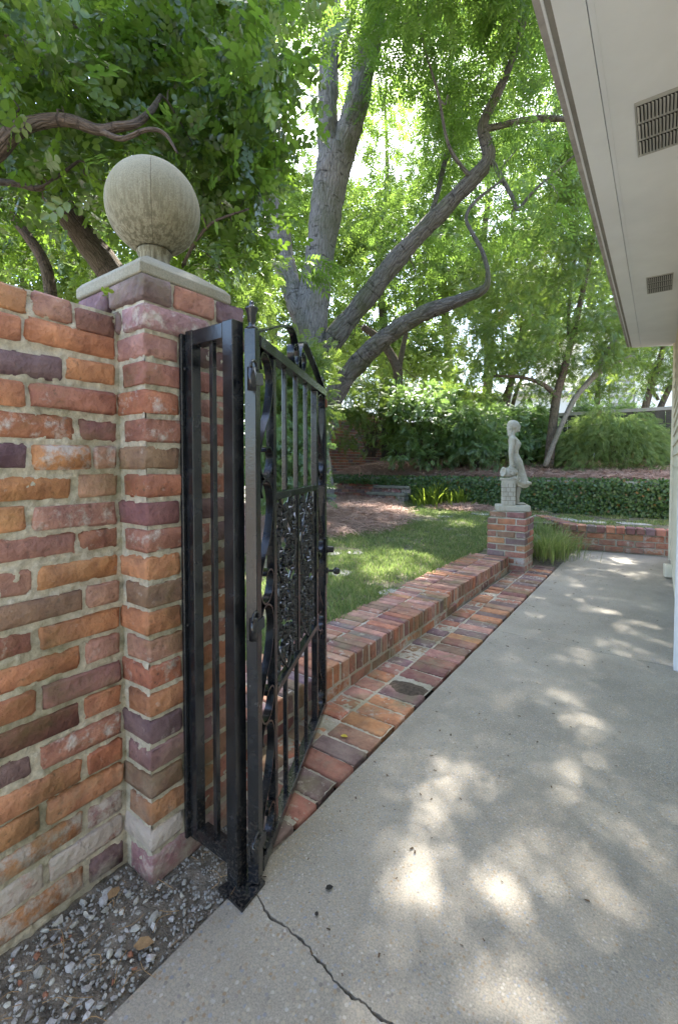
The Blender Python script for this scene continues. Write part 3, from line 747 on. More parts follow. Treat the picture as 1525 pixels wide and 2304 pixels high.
# hinges: barrel and strap at three heights
for z in (1.312, 0.69, 0.120):
    mb = MB(); p = gp(-0.050, z-.028, .012); tube(mb, [p, p+np.array([0, 0, .056])], .011, 12)
    h = iron_part('hinge', mb, gate, True)
    rr = [gp(-0.050+.020*math.cos(t), z+.03+.010*math.sin(t)*1.4, .018) for t in np.linspace(-.4, 3.6, 12)]
    iron_part('hinge_loop', tube(MB(), rr, .0036, 6), h, True)
    iron_part('hinge_strap', bar(MB(), gp(-.050, z, .016), gp(-.006, z+.006, .023), .008, .030, GN, .001), h)
# latch box with key cylinder and ball knob
lb = iron_part('latch_box', MB().frame_box(gp(0.845, 0.675), GD, GN, Z_, 0.021, 0.021, 0.105, 0.002), gate)
iron_part('lock_cylinder', lathe(MB(), gp(0.845, 0.728, 0.021), [(.017, 0), (.017, .004), (.015, .006), (.014, .028), (.011, .03)], 20, GN), lb, True)
kn = [(.013, 0), (.013, .004), (.006, .008), (.005, .026)]+[(.0165*math.sin(t), .042-.0165*math.cos(t)) for t in np.linspace(.35, 3.12, 14)]
iron_part('knob', lathe(MB(), gp(0.845, 0.632, 0.021), kn, 20, GN), lb, True)
kn2 = [(r, -h) for r, h in kn]
iron_part('knob', lathe(MB(), gp(0.845, 0.632, -0.021), kn2, 16, GN), lb, True)
iron_part('stop_tab', MB().frame_box(gp(0.838, 1.372, .012), GD, GN, Z_, .012, .010, .018, .002), gate).data.materials[0] = M['rust']
# cast vine panels: stems, lobed leaves and grapes
def vine(s0, s1, z0, z1, seed):
    r = random.Random(seed); mb = MB(); mid = (s0+s1)/2; hw_ = (s1-s0)/2
    for ph in (0, math.pi):
        pts_ = [gp(mid+hw_*.78*math.sin(ph+t*2.2*math.pi), z0+(z1-z0)*t, .004*math.cos(9*t)) for t in np.linspace(0, 1, 34)]
        tube(mb, pts_, .0048, 6)
    for sgn in (-1, 1):
        tube(mb, [gp(mid+sgn*hw_*.95+.004*math.sin(t*20), z0+(z1-z0)*t, 0) for t in np.linspace(0, 1, 22)], .0045, 6)
    for k in range(120):
        s = mid+r.uniform(-.9, .9)*hw_; z = z0+.02+(z1-z0-.04)*((k+r.random())/120); L = r.uniform(.022, .040); a = r.uniform(0, 6.28)
        c = gp(s, z, r.uniform(-.003, .005)); lobes = 5; rim = []
        for q in range(lobes*4):
            t = 2*math.pi*q/(lobes*4); rad = L*(.72+.28*math.cos(lobes*t))*(.75+.25*math.cos(t))
            rim.append(c+GD*rad*math.cos(t+a)+np.array([0, 0, 1])*rad*math.sin(t+a)+GN*(.003*math.cos(lobes*t)-.004))
        m = len(rim); vs = [c+GN*.006]+rim+[p-GN*.005 for p in rim]
        fs = [(0, 1+i, 1+(i+1) % m) for i in range(m)]+[(1+i, 1+m+i, 1+m+(i+1) % m, 1+(i+1) % m) for i in range(m)]+[tuple(1+m+i for i in range(m))[::-1]]
        mb.add(vs, fs)
    for k in range(9):
        s = mid+r.uniform(-.6, .6)*hw_; z = z0+.05+(z1-z0-.1)*((k+.5)/9)
        for g in range(13):
            dz = -.008*(g//3)+r.uniform(-.002, .002); wd = .012*(1-g/15)
            c = gp(s+r.uniform(-wd, wd), z+dz, .006+r.uniform(0, .004)); rr_ = .0046
            lathe(mb, c, [(.0008, -rr_), (rr_*.8, -rr_*.6), (rr_, 0), (rr_*.8, rr_*.6), (.0008, rr_)], 6)
    for k in range(10):      # tendrils
        s = mid+r.uniform(-.7, .7)*hw_; z = z0+(z1-z0)*(k+.5)/10; R0 = r.uniform(.012, .022); f = r.choice((-1, 1))
        tube(mb, [gp(s+f*R0*(1-t/8)*math.cos(t), z+R0*(1-t/8)*math.sin(t), .006) for t in np.linspace(0, 5.5, 16)], .0024, 5)
    o = iron_part('vine_casting', mb, gate, False); return o
vine(0.152, 0.400, 0.448, 0.996, 1); vine(0.424, 0.676, 0.448, 0.996, 2)

# ================================================================== LOW WALL, PEDESTAL, FAR WALL
low = empty('low_brick_wall', 'low capped brick wall between lawn and brick strip, bricks set on edge', 'wall')
y = 1.02; k = 0
while y < 4.80:
    t = random.uniform(0.050, 0.060); off = -0.022 if y > 3.12 else 0.0; zt = 0.150+random.uniform(-.003, .003)+(0.006 if y > 3.12 else 0)
    lay(low, (-1.432+off, y, 0.056), (-1.236+off+random.uniform(-.004, .003), y+t, zt), rand_key('RRKrDRPKRBr'), random.choice((0, 0, .1, .25)), 'brick_floor', False, 0.005, 0.002, 0.008)
    bx = -1.628+off+random.uniform(-.012, .012)
    if not (1.80 < y < 1.92):
        lay(low, (bx, y+random.uniform(-.004, .004), 0.056), (bx+.186, y+t, zt-random.uniform(0, .006)), rand_key('RRKrDRPKKBO'), random.choice((0, 0, .1, .25)), 'brick_floor', False, 0.005, 0.002, 0.008)
    elif not any(o_.name.startswith('loose') for o_ in low.children):
        lay(low, (-1.640, y-.012, 0.05), (-1.45, y+.05, .158), 'D', 0, 'brick_floor', True, .006, .003, .05)
    y += t+random.uniform(0.010, 0.015); k += 1
# one dark brick has worked loose in the back row
y = 1.02
while y < 4.80:
    ln = random.uniform(.188, .205); off = -0.022 if y > 3.12 else 0.0
    lay(low, (-1.335+off, y, -0.012), (-1.240+off, min(y+ln, 4.835), 0.046), rand_key('RRrDBOOR'), random.choice((0, .1, .45)), 'brick_floor', False, 0.006, 0.003, 0.006, False)
    y += ln+.012
MB().box((-1.61, 1.02, -0.04), (-1.2415, 3.12, 0.1395)).obj('mortar', M['mortar_floor'], low)
MB().box((-1.632, 3.12, -0.04), (-1.2635, 4.838, 0.1455)).obj('mortar', M['mortar_floor'], low)

ped = empty('statue_pedestal', 'square red brick pedestal under the statue at the end of the low wall', 'pedestal')
PDx0, PDx1, PDy0, PDy1 = -1.495, -1.105, 4.855, 5.225
zc_ = 0.0; nC = 9; ch = 0.0685
for k in range(nC):
    z0 = k*ch+.004; z1 = z0+.056
    top = (k == nC-1); inset = 0.02 if top else (0.0 if k > 1 else .006)
    x0, x1, y0, y1 = PDx0+inset, PDx1-inset, PDy0+inset, PDy1-inset
    A = (k % 2 == 0); kw = dict(material='brick_far', b=.006, jit=.003, tilt=.006, pool=False); g = .012
    K = lambda: rand_key('rRRODrPDB'); W_ = lambda: random.choice((0, .05, .2)) if k > 1 else random.choice((.3, .6))
    if A:
        xm = (x0+x1)/2+random.uniform(-.015, .015)
        lay(ped, (x0, y0, z0), (xm-g/2, y0+.095, z1), K(), W_(), **kw); lay(ped, (xm+g/2, y0, z0), (x1, y0+.095, z1), K(), W_(), **kw)
        lay(ped, (x1-.095, y0+.095+g, z0), (x1, y1, z1), K(), W_(), **kw); lay(ped, (x0, y0+.095+g, z0), (x0+.095, y1, z1), K(), W_(), **kw)
        lay(ped, (x0+.107, y1-.095, z0), (x1-.107, y1, z1), K(), W_(), **kw)
    else:
        lay(ped, (x0, y0, z0), (x0+.092, y0+.195, z1), K(), W_(), **kw); lay(ped, (x0+.104, y0, z0), (x1-.104, y0+.09, z1), K(), W_(), **kw)
        lay(ped, (x1-.092, y0, z0), (x1, y0+.195, z1), K(), W_(), **kw); lay(ped, (x1-.092, y0+.207, z0), (x1, y1, z1), K(), W_(), **kw)
        lay(ped, (x0, y0+.207, z0), (x0+.092, y1, z1), K(), W_(), **kw); lay(ped, (x0+.104, y1-.09, z0), (x1-.104, y1, z1), K(), W_(), **kw)
MB().box((PDx0+.008, PDy0+.008, -0.03), (PDx1-.008, PDy1-.008, nC*ch-ch-.002)).obj('mortar', M['mortar_floor'], ped)
MB().box((PDx0+.032, PDy0+.032, nC*ch-ch-.002), (PDx1-.032, PDy1-.032, nC*ch-.006)).obj('mortar', M['mortar_floor'], ped)
PED_TOP = (nC-1)*ch+.004+.056+.003

fw = empty('far_brick_wall', 'low brick wall closing the far end of the concrete path by the house', 'wall')
ang = math.atan2(.115, 1.02); fo = np.array([-0.96, 6.60]); fd = np.array([math.cos(ang), math.sin(ang)]); fnn = np.array([math.sin(ang), -math.cos(ang)])
def fwall(origin, d, length, cap_first=0.0):
    a = math.atan2(d[1], d[0])
    for c in range(4):
        z0 = c*.079; hz = .033; s = random.uniform(-.1, 0)*(c % 2)
        if c == 3:
            s = 0.0
            while s < length:
                t = random.uniform(.085, .100); q = origin+d*(s+t/2)-np.array([math.sin(a), -math.cos(a)])*.07
                o = link('brick', pool_mesh(t/2, .095, .040, .007, .003, 5, 'f'), M['brick_far'], fw); o.location = (q[0], q[1], z0+.042); o.rotation_euler = (0, 0, a); brick_color(o, rand_key('RDrPRPRD'), random.choice((0, .1)))
                s += t+.012
        else:
            while s < length-.04:
                t = min(random.uniform(.185, .205), length-s); q = origin+d*(s+t/2)-np.array([math.sin(a), -math.cos(a)])*(.05+random.uniform(-.004, .004))
                o = link('brick', pool_mesh(round(t/2, 2), .047, hz, .006, .003, 4, 'f'), M['brick_far'], fw); o.location = (q[0], q[1], z0+.036); o.rotation_euler = (0, random.uniform(-.01, .01), a); brick_color(o, rand_key('rOrRRKB'), random.choice((0, .1, .35)))
                s += t+.012
    q0, q1 = origin+d*.005, origin+d*length; nv = -np.array([math.sin(a), -math.cos(a)])
    c4 = [q0+nv*.016, q1+nv*.016, q1+nv*.15, q0+nv*.15]
    mb = MB(); mb.add([(p[0], p[1], z) for z in (-.03, .306) for p in c4], [(3,2,1,0),(4,5,6,7)]+[(i, (i+1) % 4, 4+(i+1) % 4, 4+i) for i in range(4)]); mb.obj('mortar', M['mortar_floor'], fw)
fwall(fo, fd, 2.2)
d2 = np.array([-0.52, 0.855]); d2 /= np.linalg.norm(d2)
fwall(fo-d2*-1.15, -d2, 1.12)

# ================================================================== STATUE
st = empty('garden_statue', 'weathered stone statue of a woman in a long dress on the brick pedestal', 'statue', loc=(-1.285, 5.03, PED_TOP), rz=R(24))
def stone_part(name, mb, smooth=True, parent=st, m='statue_stone'):
    me = mb.mesh(name, smooth); fix_normals(me); return link(name, me, M[m], parent)
sl = stone_part('plinth', MB().frame_box((0, 0, .034), X_, Y_, Z_, .165, .125, .034, .010), False)
# the figure faces local +x; z from the plinth top
zp = 0.068
N_ = 36
def loft(mb, secs, fold=0, cap=True):
    vs = []
    for z, cx_, hx, hy, am in secs:
        for k in range(N_):
            t = 2*math.pi*k/N_; f = 1+am*math.cos(fold*t)+am*.6*math.cos((fold*2+1)*t+1.0)
            vs.append((cx_+hx*math.cos(t)*f, hy*math.sin(t)*f, zp+z))
    n = len(secs)
    fs = [(i*N_+k, i*N_+(k+1) % N_, (i+1)*N_+(k+1) % N_, (i+1)*N_+k) for i in range(n-1) for k in range(N_)]+[tuple(range(N_))[::-1], tuple((n-1)*N_+k for k in range(N_))]
    mb.add(vs, fs)
fig = MB()
dress = [(.225, .065, .092, .098, .13), (.26, .062, .086, .092, .12), (.33, .052, .076, .085, .10), (.41, .040, .068, .080, .075), (.47, .030, .065, .080, .05), (.515, .018, .054, .070, .012), (.545, .010, .046, .060, .0),
         (.58, .010, .048, .062, 0), (.62, .018, .056, .068, 0), (.655, .020, .060, .072, 0), (.69, .008, .052, .078, 0), (.715, -.004, .040, .072, 0), (.732, -.008, .028, .045, 0), (.745, -.006, .023, .026, 0), (.78, .002, .021, .023, 0), (.80, .004, .020, .022, 0)]
loft(fig, dress, 8)
for sy in (-1, 1):       # bust
    lathe(fig, (.052, sy*.030, zp+.648), [(.001, -.028), (.018, -.022), (.027, 0), (.018, .022), (.001, .028)], 14)
# head with face, hair drawn back to a low knot
def ball(mb, c, rx, ry, rz, n=18, m_=12):
    vs = [(c[0]+rx*math.sin(a)*math.cos(b), c[1]+ry*math.sin(a)*math.sin(b), c[2]+rz*math.cos(a)) for a in np.linspace(.02, math.pi-.02, m_) for b in np.linspace(0, 2*math.pi, n, endpoint=False)]
    fs = [(i*n+k, i*n+(k+1) % n, (i+1)*n+(k+1) % n, (i+1)*n+k) for i in range(m_-1) for k in range(n)]+[tuple(range(n)), tuple((m_-1)*n+k for k in range(n))[::-1]]
    mb.add(vs, fs)
HZ = zp+.838
ball(fig, (.010, 0, HZ+.006), .056, .046, .058); ball(fig, (.032, 0, HZ-.018), .034, .034, .048)
ball(fig, (.066, 0, HZ-.006), .013, .008, .017); ball(fig, (.058, 0, HZ-.050), .013, .014, .011); ball(fig, (.064, 0, HZ-.031), .008, .013, .006)
ball(fig, (.058, 0, HZ+.014), .010, .030, .006)
for sy in (-1, 1): ball(fig, (.057, sy*.015, HZ+.006), .006, .008, .004); ball(fig, (.010, sy*.046, HZ-.010), .011, .006, .015)
# hair: smooth over the crown, drawn back and rolled low on the nape
ball(fig, (-.008, 0, HZ+.014), .056, .053, .056); ball(fig, (-.030, 0, HZ-.018), .036, .044, .044); ball(fig, (-.034, 0, HZ-.058), .026, .038, .034); ball(fig, (-.034, 0, HZ-.088), .024, .040, .022)
# arms
tube(fig, spline([(-.012, -.072, zp+.705), (-.030, -.088, zp+.62), (-.034, -.094, zp+.53), (-.022, -.096, zp+.44), (-.012, -.094, zp+.375)], 5), np.interp(np.arange(21), [0, 3, 10, 20], [.030, .030, .024, .016]), 12)
tube(fig, spline([(-.008, .074, zp+.705), (.004, .096, zp+.61), (.026, .100, zp+.53), (.064, .088, zp+.44), (.094, .074, zp+.36)], 5), np.interp(np.arange(21), [0, 3, 10, 20], [.030, .030, .024, .016]), 12)
# hands: palm and five fingers on each
def hand(c, d, sy):
    c = np.array(c); d = np.array(d, float); d /= np.linalg.norm(d); s_ = np.array([1.0, 0, 0]); s_ = s_-d*(s_@d); s_ /= np.linalg.norm(s_); n_v = np.cross(d, s_)
    fig.frame_box(c+d*.018, s_, n_v, d, .015, .007, .022, .004)
    for q, L in zip((-1.5, -.5, .5, 1.5), (.026, .033, .035, .030)):
        b0 = c+d*.036+s_*q*.0075; tube(fig, spline([b0, b0+d*L*.5+n_v*.002*sy, b0+d*L+n_v*.012*sy], 3), .0042, 6)
    b0 = c+d*.012+s_*.014; tube(fig, spline([b0, b0+d*.014+s_*.010, b0+d*.030+s_*.011+n_v*.006*sy], 3), .0048, 6)
hand((-.012, -.094, zp+.375), (.10, .05, -1), 1); hand((.094, .074, zp+.36), (.45, -.12, -1), -1)
# legs and feet under the hem
for sy, fx_ in ((-1, .055), (1, .020)):
    tube(fig, spline([(fx_+.008, sy*.032, zp+.29), (fx_-.002, sy*.032, zp+.17), (fx_-.010, sy*.032, zp+.09), (fx_-.008, sy*.032, zp+.03)], 4), np.interp(np.arange(13), [0, 4, 9, 12], [.034, .031, .020, .021]), 12)
    ball(fig, (fx_-.016, sy*.032, zp+.020), .022, .020, .022); ball(fig, (fx_+.024, sy*.033, zp+.013), .050, .021, .016); ball(fig, (fx_+.058, sy*.033, zp+.010), .022, .023, .011)
# swag of cloth at the hem, swept forward
tube(fig, spline([(-.02, -.085, zp+.30), (.04, -.098, zp+.245), (.10, -.07, zp+.225), (.165, -.02, zp+.232), (.185, .01, zp+.225)], 5), np.interp(np.arange(21), [0, 10, 20], [.022, .026, .014]), 10)
tube(fig, spline([(.00, -.07, zp+.25), (.06, -.09, zp+.205), (.115, -.05, zp+.195), (.155, -.01, zp+.205)], 5), .016, 8)
me = fig.mesh('figure'); fix_normals(me)
tmp = bpy.data.objects.new('figure', me); COL.objects.link(tmp)
rm = tmp.modifiers.new('r', 'REMESH'); rm.mode = 'VOXEL'; rm.voxel_size = 0.0042; rm.use_smooth_shade = True
smo = tmp.modifiers.new('s', 'SMOOTH'); smo.factor = 0.5; smo.iterations = 1
dg = bpy.context.evaluated_depsgraph_get(); dg.update()
fm = bpy.data.meshes.new_from_object(tmp.evaluated_get(dg)); bpy.data.objects.remove(tmp)
fm.name = 'figure'; fm.materials.clear(); link('figure', fm, M['statue_stone'], st)
# the carved block at her side, courses shown by dark strips of painted-on shade, urn and flowers on top
bl = stone_part('block', MB().frame_box((-.052, -.070, zp+.135), X_, Y_, Z_, .066, .052, .136, .006), False)
for zz in (.05, .095, .14, .185):
    stone_part('groove_shade', MB().box((-.1192, -.1232, zp+zz), (.0152, -.0168, zp+zz+.003)), False, bl, 'dark_bark')
for i, zz in enumerate((.0, .05, .095, .14, .185)):
    for xx in ((-.085, -.04) if i % 2 else (-.065, -.015)): stone_part('groove_shade', MB().box((xx, -.1232, zp+zz+.004), (xx+.003, -.12, zp+zz+.044)), False, bl, 'dark_bark')
stone_part('block_cap', MB().frame_box((-.058, -.070, zp+.278), X_, Y_, Z_, .076, .060, .010, .004), False)
uc = np.array([-.058, -.080, zp+.345]); ua = np.array([-.75, -.35, .10])
stone_part('urn', lathe(MB(), uc-ua*.06, [(.012, 0), (.034, .010), (.050, .035), (.054, .062), (.046, .085), (.036, .098), (.050, .108), (.052, .114), (.036, .114), (.030, .095)], 24, ua))
fl = MB(); rf = random.Random(4)
for k in range(46):
    t = rf.random(); c = (-.030+.075*t+rf.uniform(-.024, .024), -.135+rf.uniform(-.02, .05), zp+.395-.135*t+rf.uniform(-.036, .034)); r_ = rf.uniform(.011, .020)
    ball(fl, c, r_, r_, r_*.8, 7, 5)
    for q in range(5):
        a = q*1.256+rf.random(); ball(fl, (c[0]+r_*.9*math.cos(a), c[1]-r_*.35, c[2]+r_*.9*math.sin(a)), r_*.55, r_*.4, r_*.55, 6, 4)
stone_part('flower_spray', fl)

# ================================================================== HOUSE ON THE RIGHT
house = empty('house', 'pale clapboard house with a deep vented eave along the path', 'house')
SZ = 2.50; HX = 0.13; EX = -0.344
ye = lambda x: 6.43+(x-EX)*0.42
def soffit_seg(name, x0, x1, z0, z1, m):
    mb = MB(); mb.add([(x0,-2.5,z0),(x1,-2.5,z0),(x1,ye(x1),z0),(x0,ye(x0),z0),(x0,-2.5,z1),(x1,-2.5,z1),(x1,ye(x1),z1),(x0,ye(x0),z1)],
      [(0,3,2,1),(4,5,6,7),(0,1,5,4),(1,2,6,5),(2,3,7,6),(3,0,4,7)]); return mb.obj(name, M[m], house)
soffit_seg('shingle_edge', EX-.002, EX+.019, SZ+.012, SZ+.05, 'fascia_board')
soffit_seg('drip_edge', EX+.0195, EX+.0275, SZ+.006, SZ+.05, 'trim_paint')
soffit_seg('fascia', EX+.028, EX+.047, SZ+.010, SZ+.05, 'grey_shutter')
soffit_seg('soffit_edge_board', EX+.0475, EX+.1335, SZ, SZ+.022, 'soffit_paint')
soffit_seg('soffit', EX+.136, HX+.6, SZ+.002, SZ+.020, 'soffit_paint')
soffit_seg('soffit_lath', EX+.151, EX+.154, SZ-.0015, SZ+.001, 'soffit_paint')
rf_ = MB(); rf_.add([(EX-.004,-2.5,SZ+.090),(EX-.004,ye(EX),SZ+.090),(3.5,6.8,SZ+1.9),(3.5,-2.5,SZ+1.9),(EX-.004,-2.5,SZ+.052),(EX-.004,ye(EX),SZ+.052),(3.5,6.8,SZ+1.85),(3.5,-2.5,SZ+1.85)], [(0,1,2,3),(4,7,6,5),(0,4,5,1),(1,5,6,2),(2,6,7,3),(3,7,4,0)])
rf_.obj('roof', M['shingle'], house)
# siding boards on the wall that runs along the path, lapped
zb = 0.08
while zb < SZ-.02:
    mb = MB(); h = .118
    mb.add([(HX-.016,3.0,zb),(HX-.016,6.47,zb),(HX-.002,6.47,min(zb+h, SZ)),(HX-.002,3.0,min(zb+h, SZ)),(HX+.02,3.0,zb),(HX+.02,6.47,zb),(HX+.02,6.47,min(zb+h, SZ)),(HX+.02,3.0,min(zb+h, SZ))], [(0,3,2,1),(4,5,6,7),(0,1,5,4),(1,2,6,5),(2,3,7,6),(3,0,4,7)])
    m_ = mb.mesh('siding_board'); fix_normals(m_); link('siding_board', m_, M['siding_paint'], house); zb += h-.006
MB().box((HX+.022, -2.5, -0.05), (3.4, 6.46, SZ+.0)).obj('wall', M['siding_paint'], house)
MB().box((HX-.03, 6.472, 0.0), (HX+.08, 6.50, SZ)).obj('corner_board', M['siding_paint'], house)
MB().box((0.083, 2.985, 0.0), (HX+.03, 3.10, 2.3)).obj('door_casing', M['trim_paint'], house)
mb = MB(); mb.frame_box((.085, 5.42, .075), (.96, .28, 0), (-.28, .96, 0), Z_, .028, .035, .062, .004); dsp = mb.obj('downspout_outlet', M['siding_paint'], house)
# soffit vents: three rows of slats
for (xa, y0, y1) in ((-0.103, 2.14, 2.49), (-0.106, 4.13, 4.50)):
    vt = MB().box((xa-.006, y0-.012, SZ-.0015), (xa+.160, y1+.012, SZ+.0005)).obj('vent', M['louver_paint'], house)
    L = (y1-y0)/3
    for r_ in range(3):
        MB().box((xa, y0+r_*L+.008, SZ-.0030), (xa+.154, y0+(r_+1)*L-.008, SZ-.0018)).obj('slot_shade', M['dark_gap'], vt)  # dark sheet stands in for the shade inside the slots
        base = None
        for c in range(13):
            if base is None:
                base = MB().add([(0, 0, -.004), (.0075, 0, -.010), (.0075, L-.016, -.010), (0, L-.016, -.004), (0, 0, -.002), (.0075, 0, -.008), (.0075, L-.016, -.008), (0, L-.016, -.002)], [(0,3,2,1),(4,5,6,7),(0,1,5,4),(1,2,6,5),(2,3,7,6),(3,0,4,7)]).mesh('louver'); base.materials.append(M['louver_paint'])
            o = link('louver', base, None, vt); o.location = (xa+.002+c*.0119, y0+r_*L+.008, SZ-.0008)

# ================================================================== BACK OF THE GARDEN
rw = empty('retaining_wall', 'ivy covered retaining wall along the back of the lawn', 'wall')
MB().box((-6.45, 8.46, 0.0), (4.0, 8.70, 0.80)).obj('wall_body', M['mortar_floor'], rw)
MB().box((-6.45, 8.44, 0.802), (4.0, 8.70, 0.845)).obj('coping', M['flagstone'], rw)
# bricks show where the ivy stops, at the left end
for c in range(7):
    s = -6.4+(.1 if c % 2 else 0)
    while s < -4.7:
        lay(rw, (s, 8.425, .28+c*.072), (s+.19, 8.462, .28+c*.072+.06), rand_key('RDrPBR'), random.choice((0, .1, .3)), 'brick_far', False, .005, .002, .004); s += .202
# ivy
tvI = np.array([(0,0,0),(-.42,.42,.05),(-.30,.80,.0),(0,1.05,-.05),(.30,.80,.0),(.42,.42,.05)]); tfI = np.array([(0,3,1),(1,3,2),(0,5,3),(3,5,4)])
n_ = 21000
ix = rng.uniform(-6.3, 1.2, n_); iz = rng.uniform(0.24, 0.90, n_)
keep = (ix > -4.9) | ((iz > .72) & (rng.random(n_) < .8)); ix, iz = ix[keep], iz[keep]; n_ = len(ix)
bul = np.array([mnoise.noise(Vector((a*2.2, b*2.2, 0))) for a, b in zip(ix, iz)])
iy = 8.42-rng.random(n_)*.10-.07*bul-np.where(iz > .83, -rng.random(n_)*.22, 0)
d = rng.normal(0, .5, (n_, 3))+np.array([0, -.25, -.8]); up = np.tile([0, -1.0, .5], (n_, 1))+rng.normal(0, .35, (n_, 3))
V, F = scatter(tvI, tfI, np.column_stack([ix, iy, iz]), d, up, rng.uniform(.028, .060, n_), np.zeros(n_))
tag(link('ivy', np_mesh('ivy', V, F, np.repeat(rng.random(n_), len(tvI))), M['leaf_ivy']), kind='stuff')

gw = empty('garden_wall', 'tall red brick boundary wall beyond the big tree trunk', 'wall')
GX = -6.55; cnt = 0; rest = MB()
bl_ = []
for c in range(31):
    s = 6.6+(.106 if c % 2 else 0)
    while s < 11.3: bl_.append((s, .22+c*.0735)); s += .212
bl_.sort(key=lambda q: 0 if (q[0] > 8.3 and q[1] > .7) else 1)
gmeshes = [brick_mesh(.05, .1, .031, .004, .002) for _ in range(8)]
for s, z in bl_:
    if cnt < 290:
        o = link('brick', random.choice(gmeshes), M['brick_far'], gw); o.location = (GX-.05+random.uniform(-.003, .003), s+.1, z+.031); brick_color(o, rand_key('RrRDRrPB'), random.choice((0, .05, .15))); cnt += 1
    else: rest.box((GX-.1, s, z), (GX+random.uniform(-.002, .002), s+.2, z+.062))
ob = rest.obj('brickwork', M['brick_far'], gw); ob.color = (.25, .09, .06, .05); tag(ob, kind='stuff')
MB().box((GX-.25, 6.5, -.05), (GX-.009, 11.4, .22+31*.0735)).obj('mortar', M['mortar_floor'], gw)
MB().box((GX-.27, 6.5, .22+31*.0735+.002), (GX+.02, 11.4, .22+31*.0735+.06)).obj('coping', M['mortar_floor'], gw)

bf = empty('back_fence', 'dark ivy shaded back fence with a flat rail on top', 'fence')
for k in range(61):
    MB().box((-6.94+k*.18, 11.35+random.uniform(-.005, .005), .8), (-6.94+k*.18+.172, 11.375, 2.22)).obj('fence_board', M['dark_fence'], bf)
MB().box((-6.98, 11.33, 2.222), (4.1, 11.43, 2.29)).obj('top_rail', M['grey_shutter'], bf)

steps = empty('stone_steps', 'three mossy stone slab steps at the foot of the retaining wall', 'steps')
for k, (w_, yy_) in enumerate(((1.0, 7.90), (.92, 8.08), (.84, 8.26))):
    MB().frame_box((-4.60+.03*k, yy_+.12, .37+k*.14), X_, Y_, Z_, w_/2, .13, .03, .008).obj('step_slab', M['step_stone'], steps)
    for q in range(4): lay(steps, (-5.06+q*.23+.03*k, yy_+.02, .25+k*.14), (-5.06+q*.23+.21+.03*k, yy_+.2, .336+k*.14), rand_key('GPRGD'), .35, 'brick_far', False, .006)

flag = [((1215, 1163), .22, .10), ((1262, 1170), .20, .12), ((1325, 1176), .24, .10), ((1420, 1180), .22, .09), ((1085, 1158), .20, .13), ((1000, 1161), .14, .1), ((880, 1318), .10, .08), ((765, 1278), .13, .08), ((800, 1238), .10, .06), ((745, 1240), .12, .07)]
for i, ((fx_, fy_), a, b_) in enumerate(flag):
    p = on_z(fx_, fy_, .29 if fy_ < 1200 else .19); z_ = (lawn_z(p[0], p[1]) if p[0] < -1.6 else .292)
    mb = MB(); k_ = 9; rim = [(p[0]+a*math.cos(t)*random.uniform(.8, 1.1), p[1]+b_*1.5*math.sin(t)*random.uniform(.8, 1.1)) for t in np.linspace(0, 2*math.pi, k_, endpoint=False)]
    mb.add([(x, y, z_+h) for h in (-.03, .014) for x, y in rim], [tuple(range(k_))[::-1], tuple(range(k_, 2*k_))]+[(j, (j+1) % k_, k_+(j+1) % k_, k_+j) for j in range(k_)])
    o = mb.obj('flagstone', M['flagstone'])
    lab = ['flat grey flagstone just right of the statue pedestal, leftmost of that row', 'second grey flagstone right of the statue pedestal', 'third grey flagstone right of the statue pedestal', 'fourth grey flagstone right of the pedestal, nearest the house', 'grey flagstone at the lawn edge just left of the statue pedestal', 'small grey flagstone in the lawn below the daylily clumps', 'pale stepping stone touching the low wall\'s back edge', 'pale stepping stone beside the gate latch knob', 'small stepping stone set in the lawn behind the gate knob', 'pale stepping stone half hidden behind the gate lock'][i]
    tag(o, lab, 'stepping stone', 'flat stones set into the lawn')

# neighbouring houses, far behind
nb = empty('white_house', 'white neighbouring house with a grey louvred bay behind the trees', 'house')
hd = 17.0
def vbox(px0, px1, py0, py1, dep, thick, name, m, parent):
    a, b_ = at(px0, py1, dep), at(px1, py1, dep); zt = at((px0+px1)/2, py0, dep)[2]; zb_ = -0.07
    f_ = np.array([FW[0], FW[1], 0]); f_ /= np.linalg.norm(f_)
    q = [a, b_, b_+f_*thick, a+f_*thick]
    mb = MB(); mb.add([(p[0], p[1], z) for z in (zb_, zt) for p in q], [(3,2,1,0),(4,5,6,7)]+[(i, (i+1) % 4, 4+(i+1) % 4, 4+i) for i in range(4)])
    return mb.obj(name, M[m], parent)
vbox(1305, 1368, 700, 940, hd, 4, 'wall', 'white_house', nb); vbox(1426, 1640, 660, 955, hd, 4, 'wall', 'white_house', nb)
bay = vbox(1370, 1424, 680, 940, hd-.05, 3.9, 'louvred_bay', 'grey_shutter', nb)
for k in range(16):
    z_ = 1.2+k*.28; a, b_ = at(1371, 900, hd-.09), at(1423, 900, hd-.09)
    MB().add([(a[0], a[1], z_), (b_[0], b_[1], z_), (b_[0], b_[1], z_+.2), (a[0], a[1], z_+.2), (a[0]+.02, a[1]+.05, z_+.01), (b_[0]+.02, b_[1]+.05, z_+.01), (b_[0]+.02, b_[1]+.05, z_+.2), (a[0]+.02, a[1]+.05, z_+.2)], [(0,1,2,3),(4,7,6,5),(0,4,5,1),(2,6,7,3)]).obj('slat', M['louver_paint'], bay)
n2 = empty('white_garage', 'low white outbuilding with a pale roof behind the back fence', 'outbuilding')
vbox(1015, 1290, 885, 930, 15.5, 3, 'wall', 'white_house', n2)
a, b_ = at(1160, 885, 15.3), at(1310, 885, 15.3); f_ = np.array([FW[0], FW[1], 0]); rz_ = a[2]
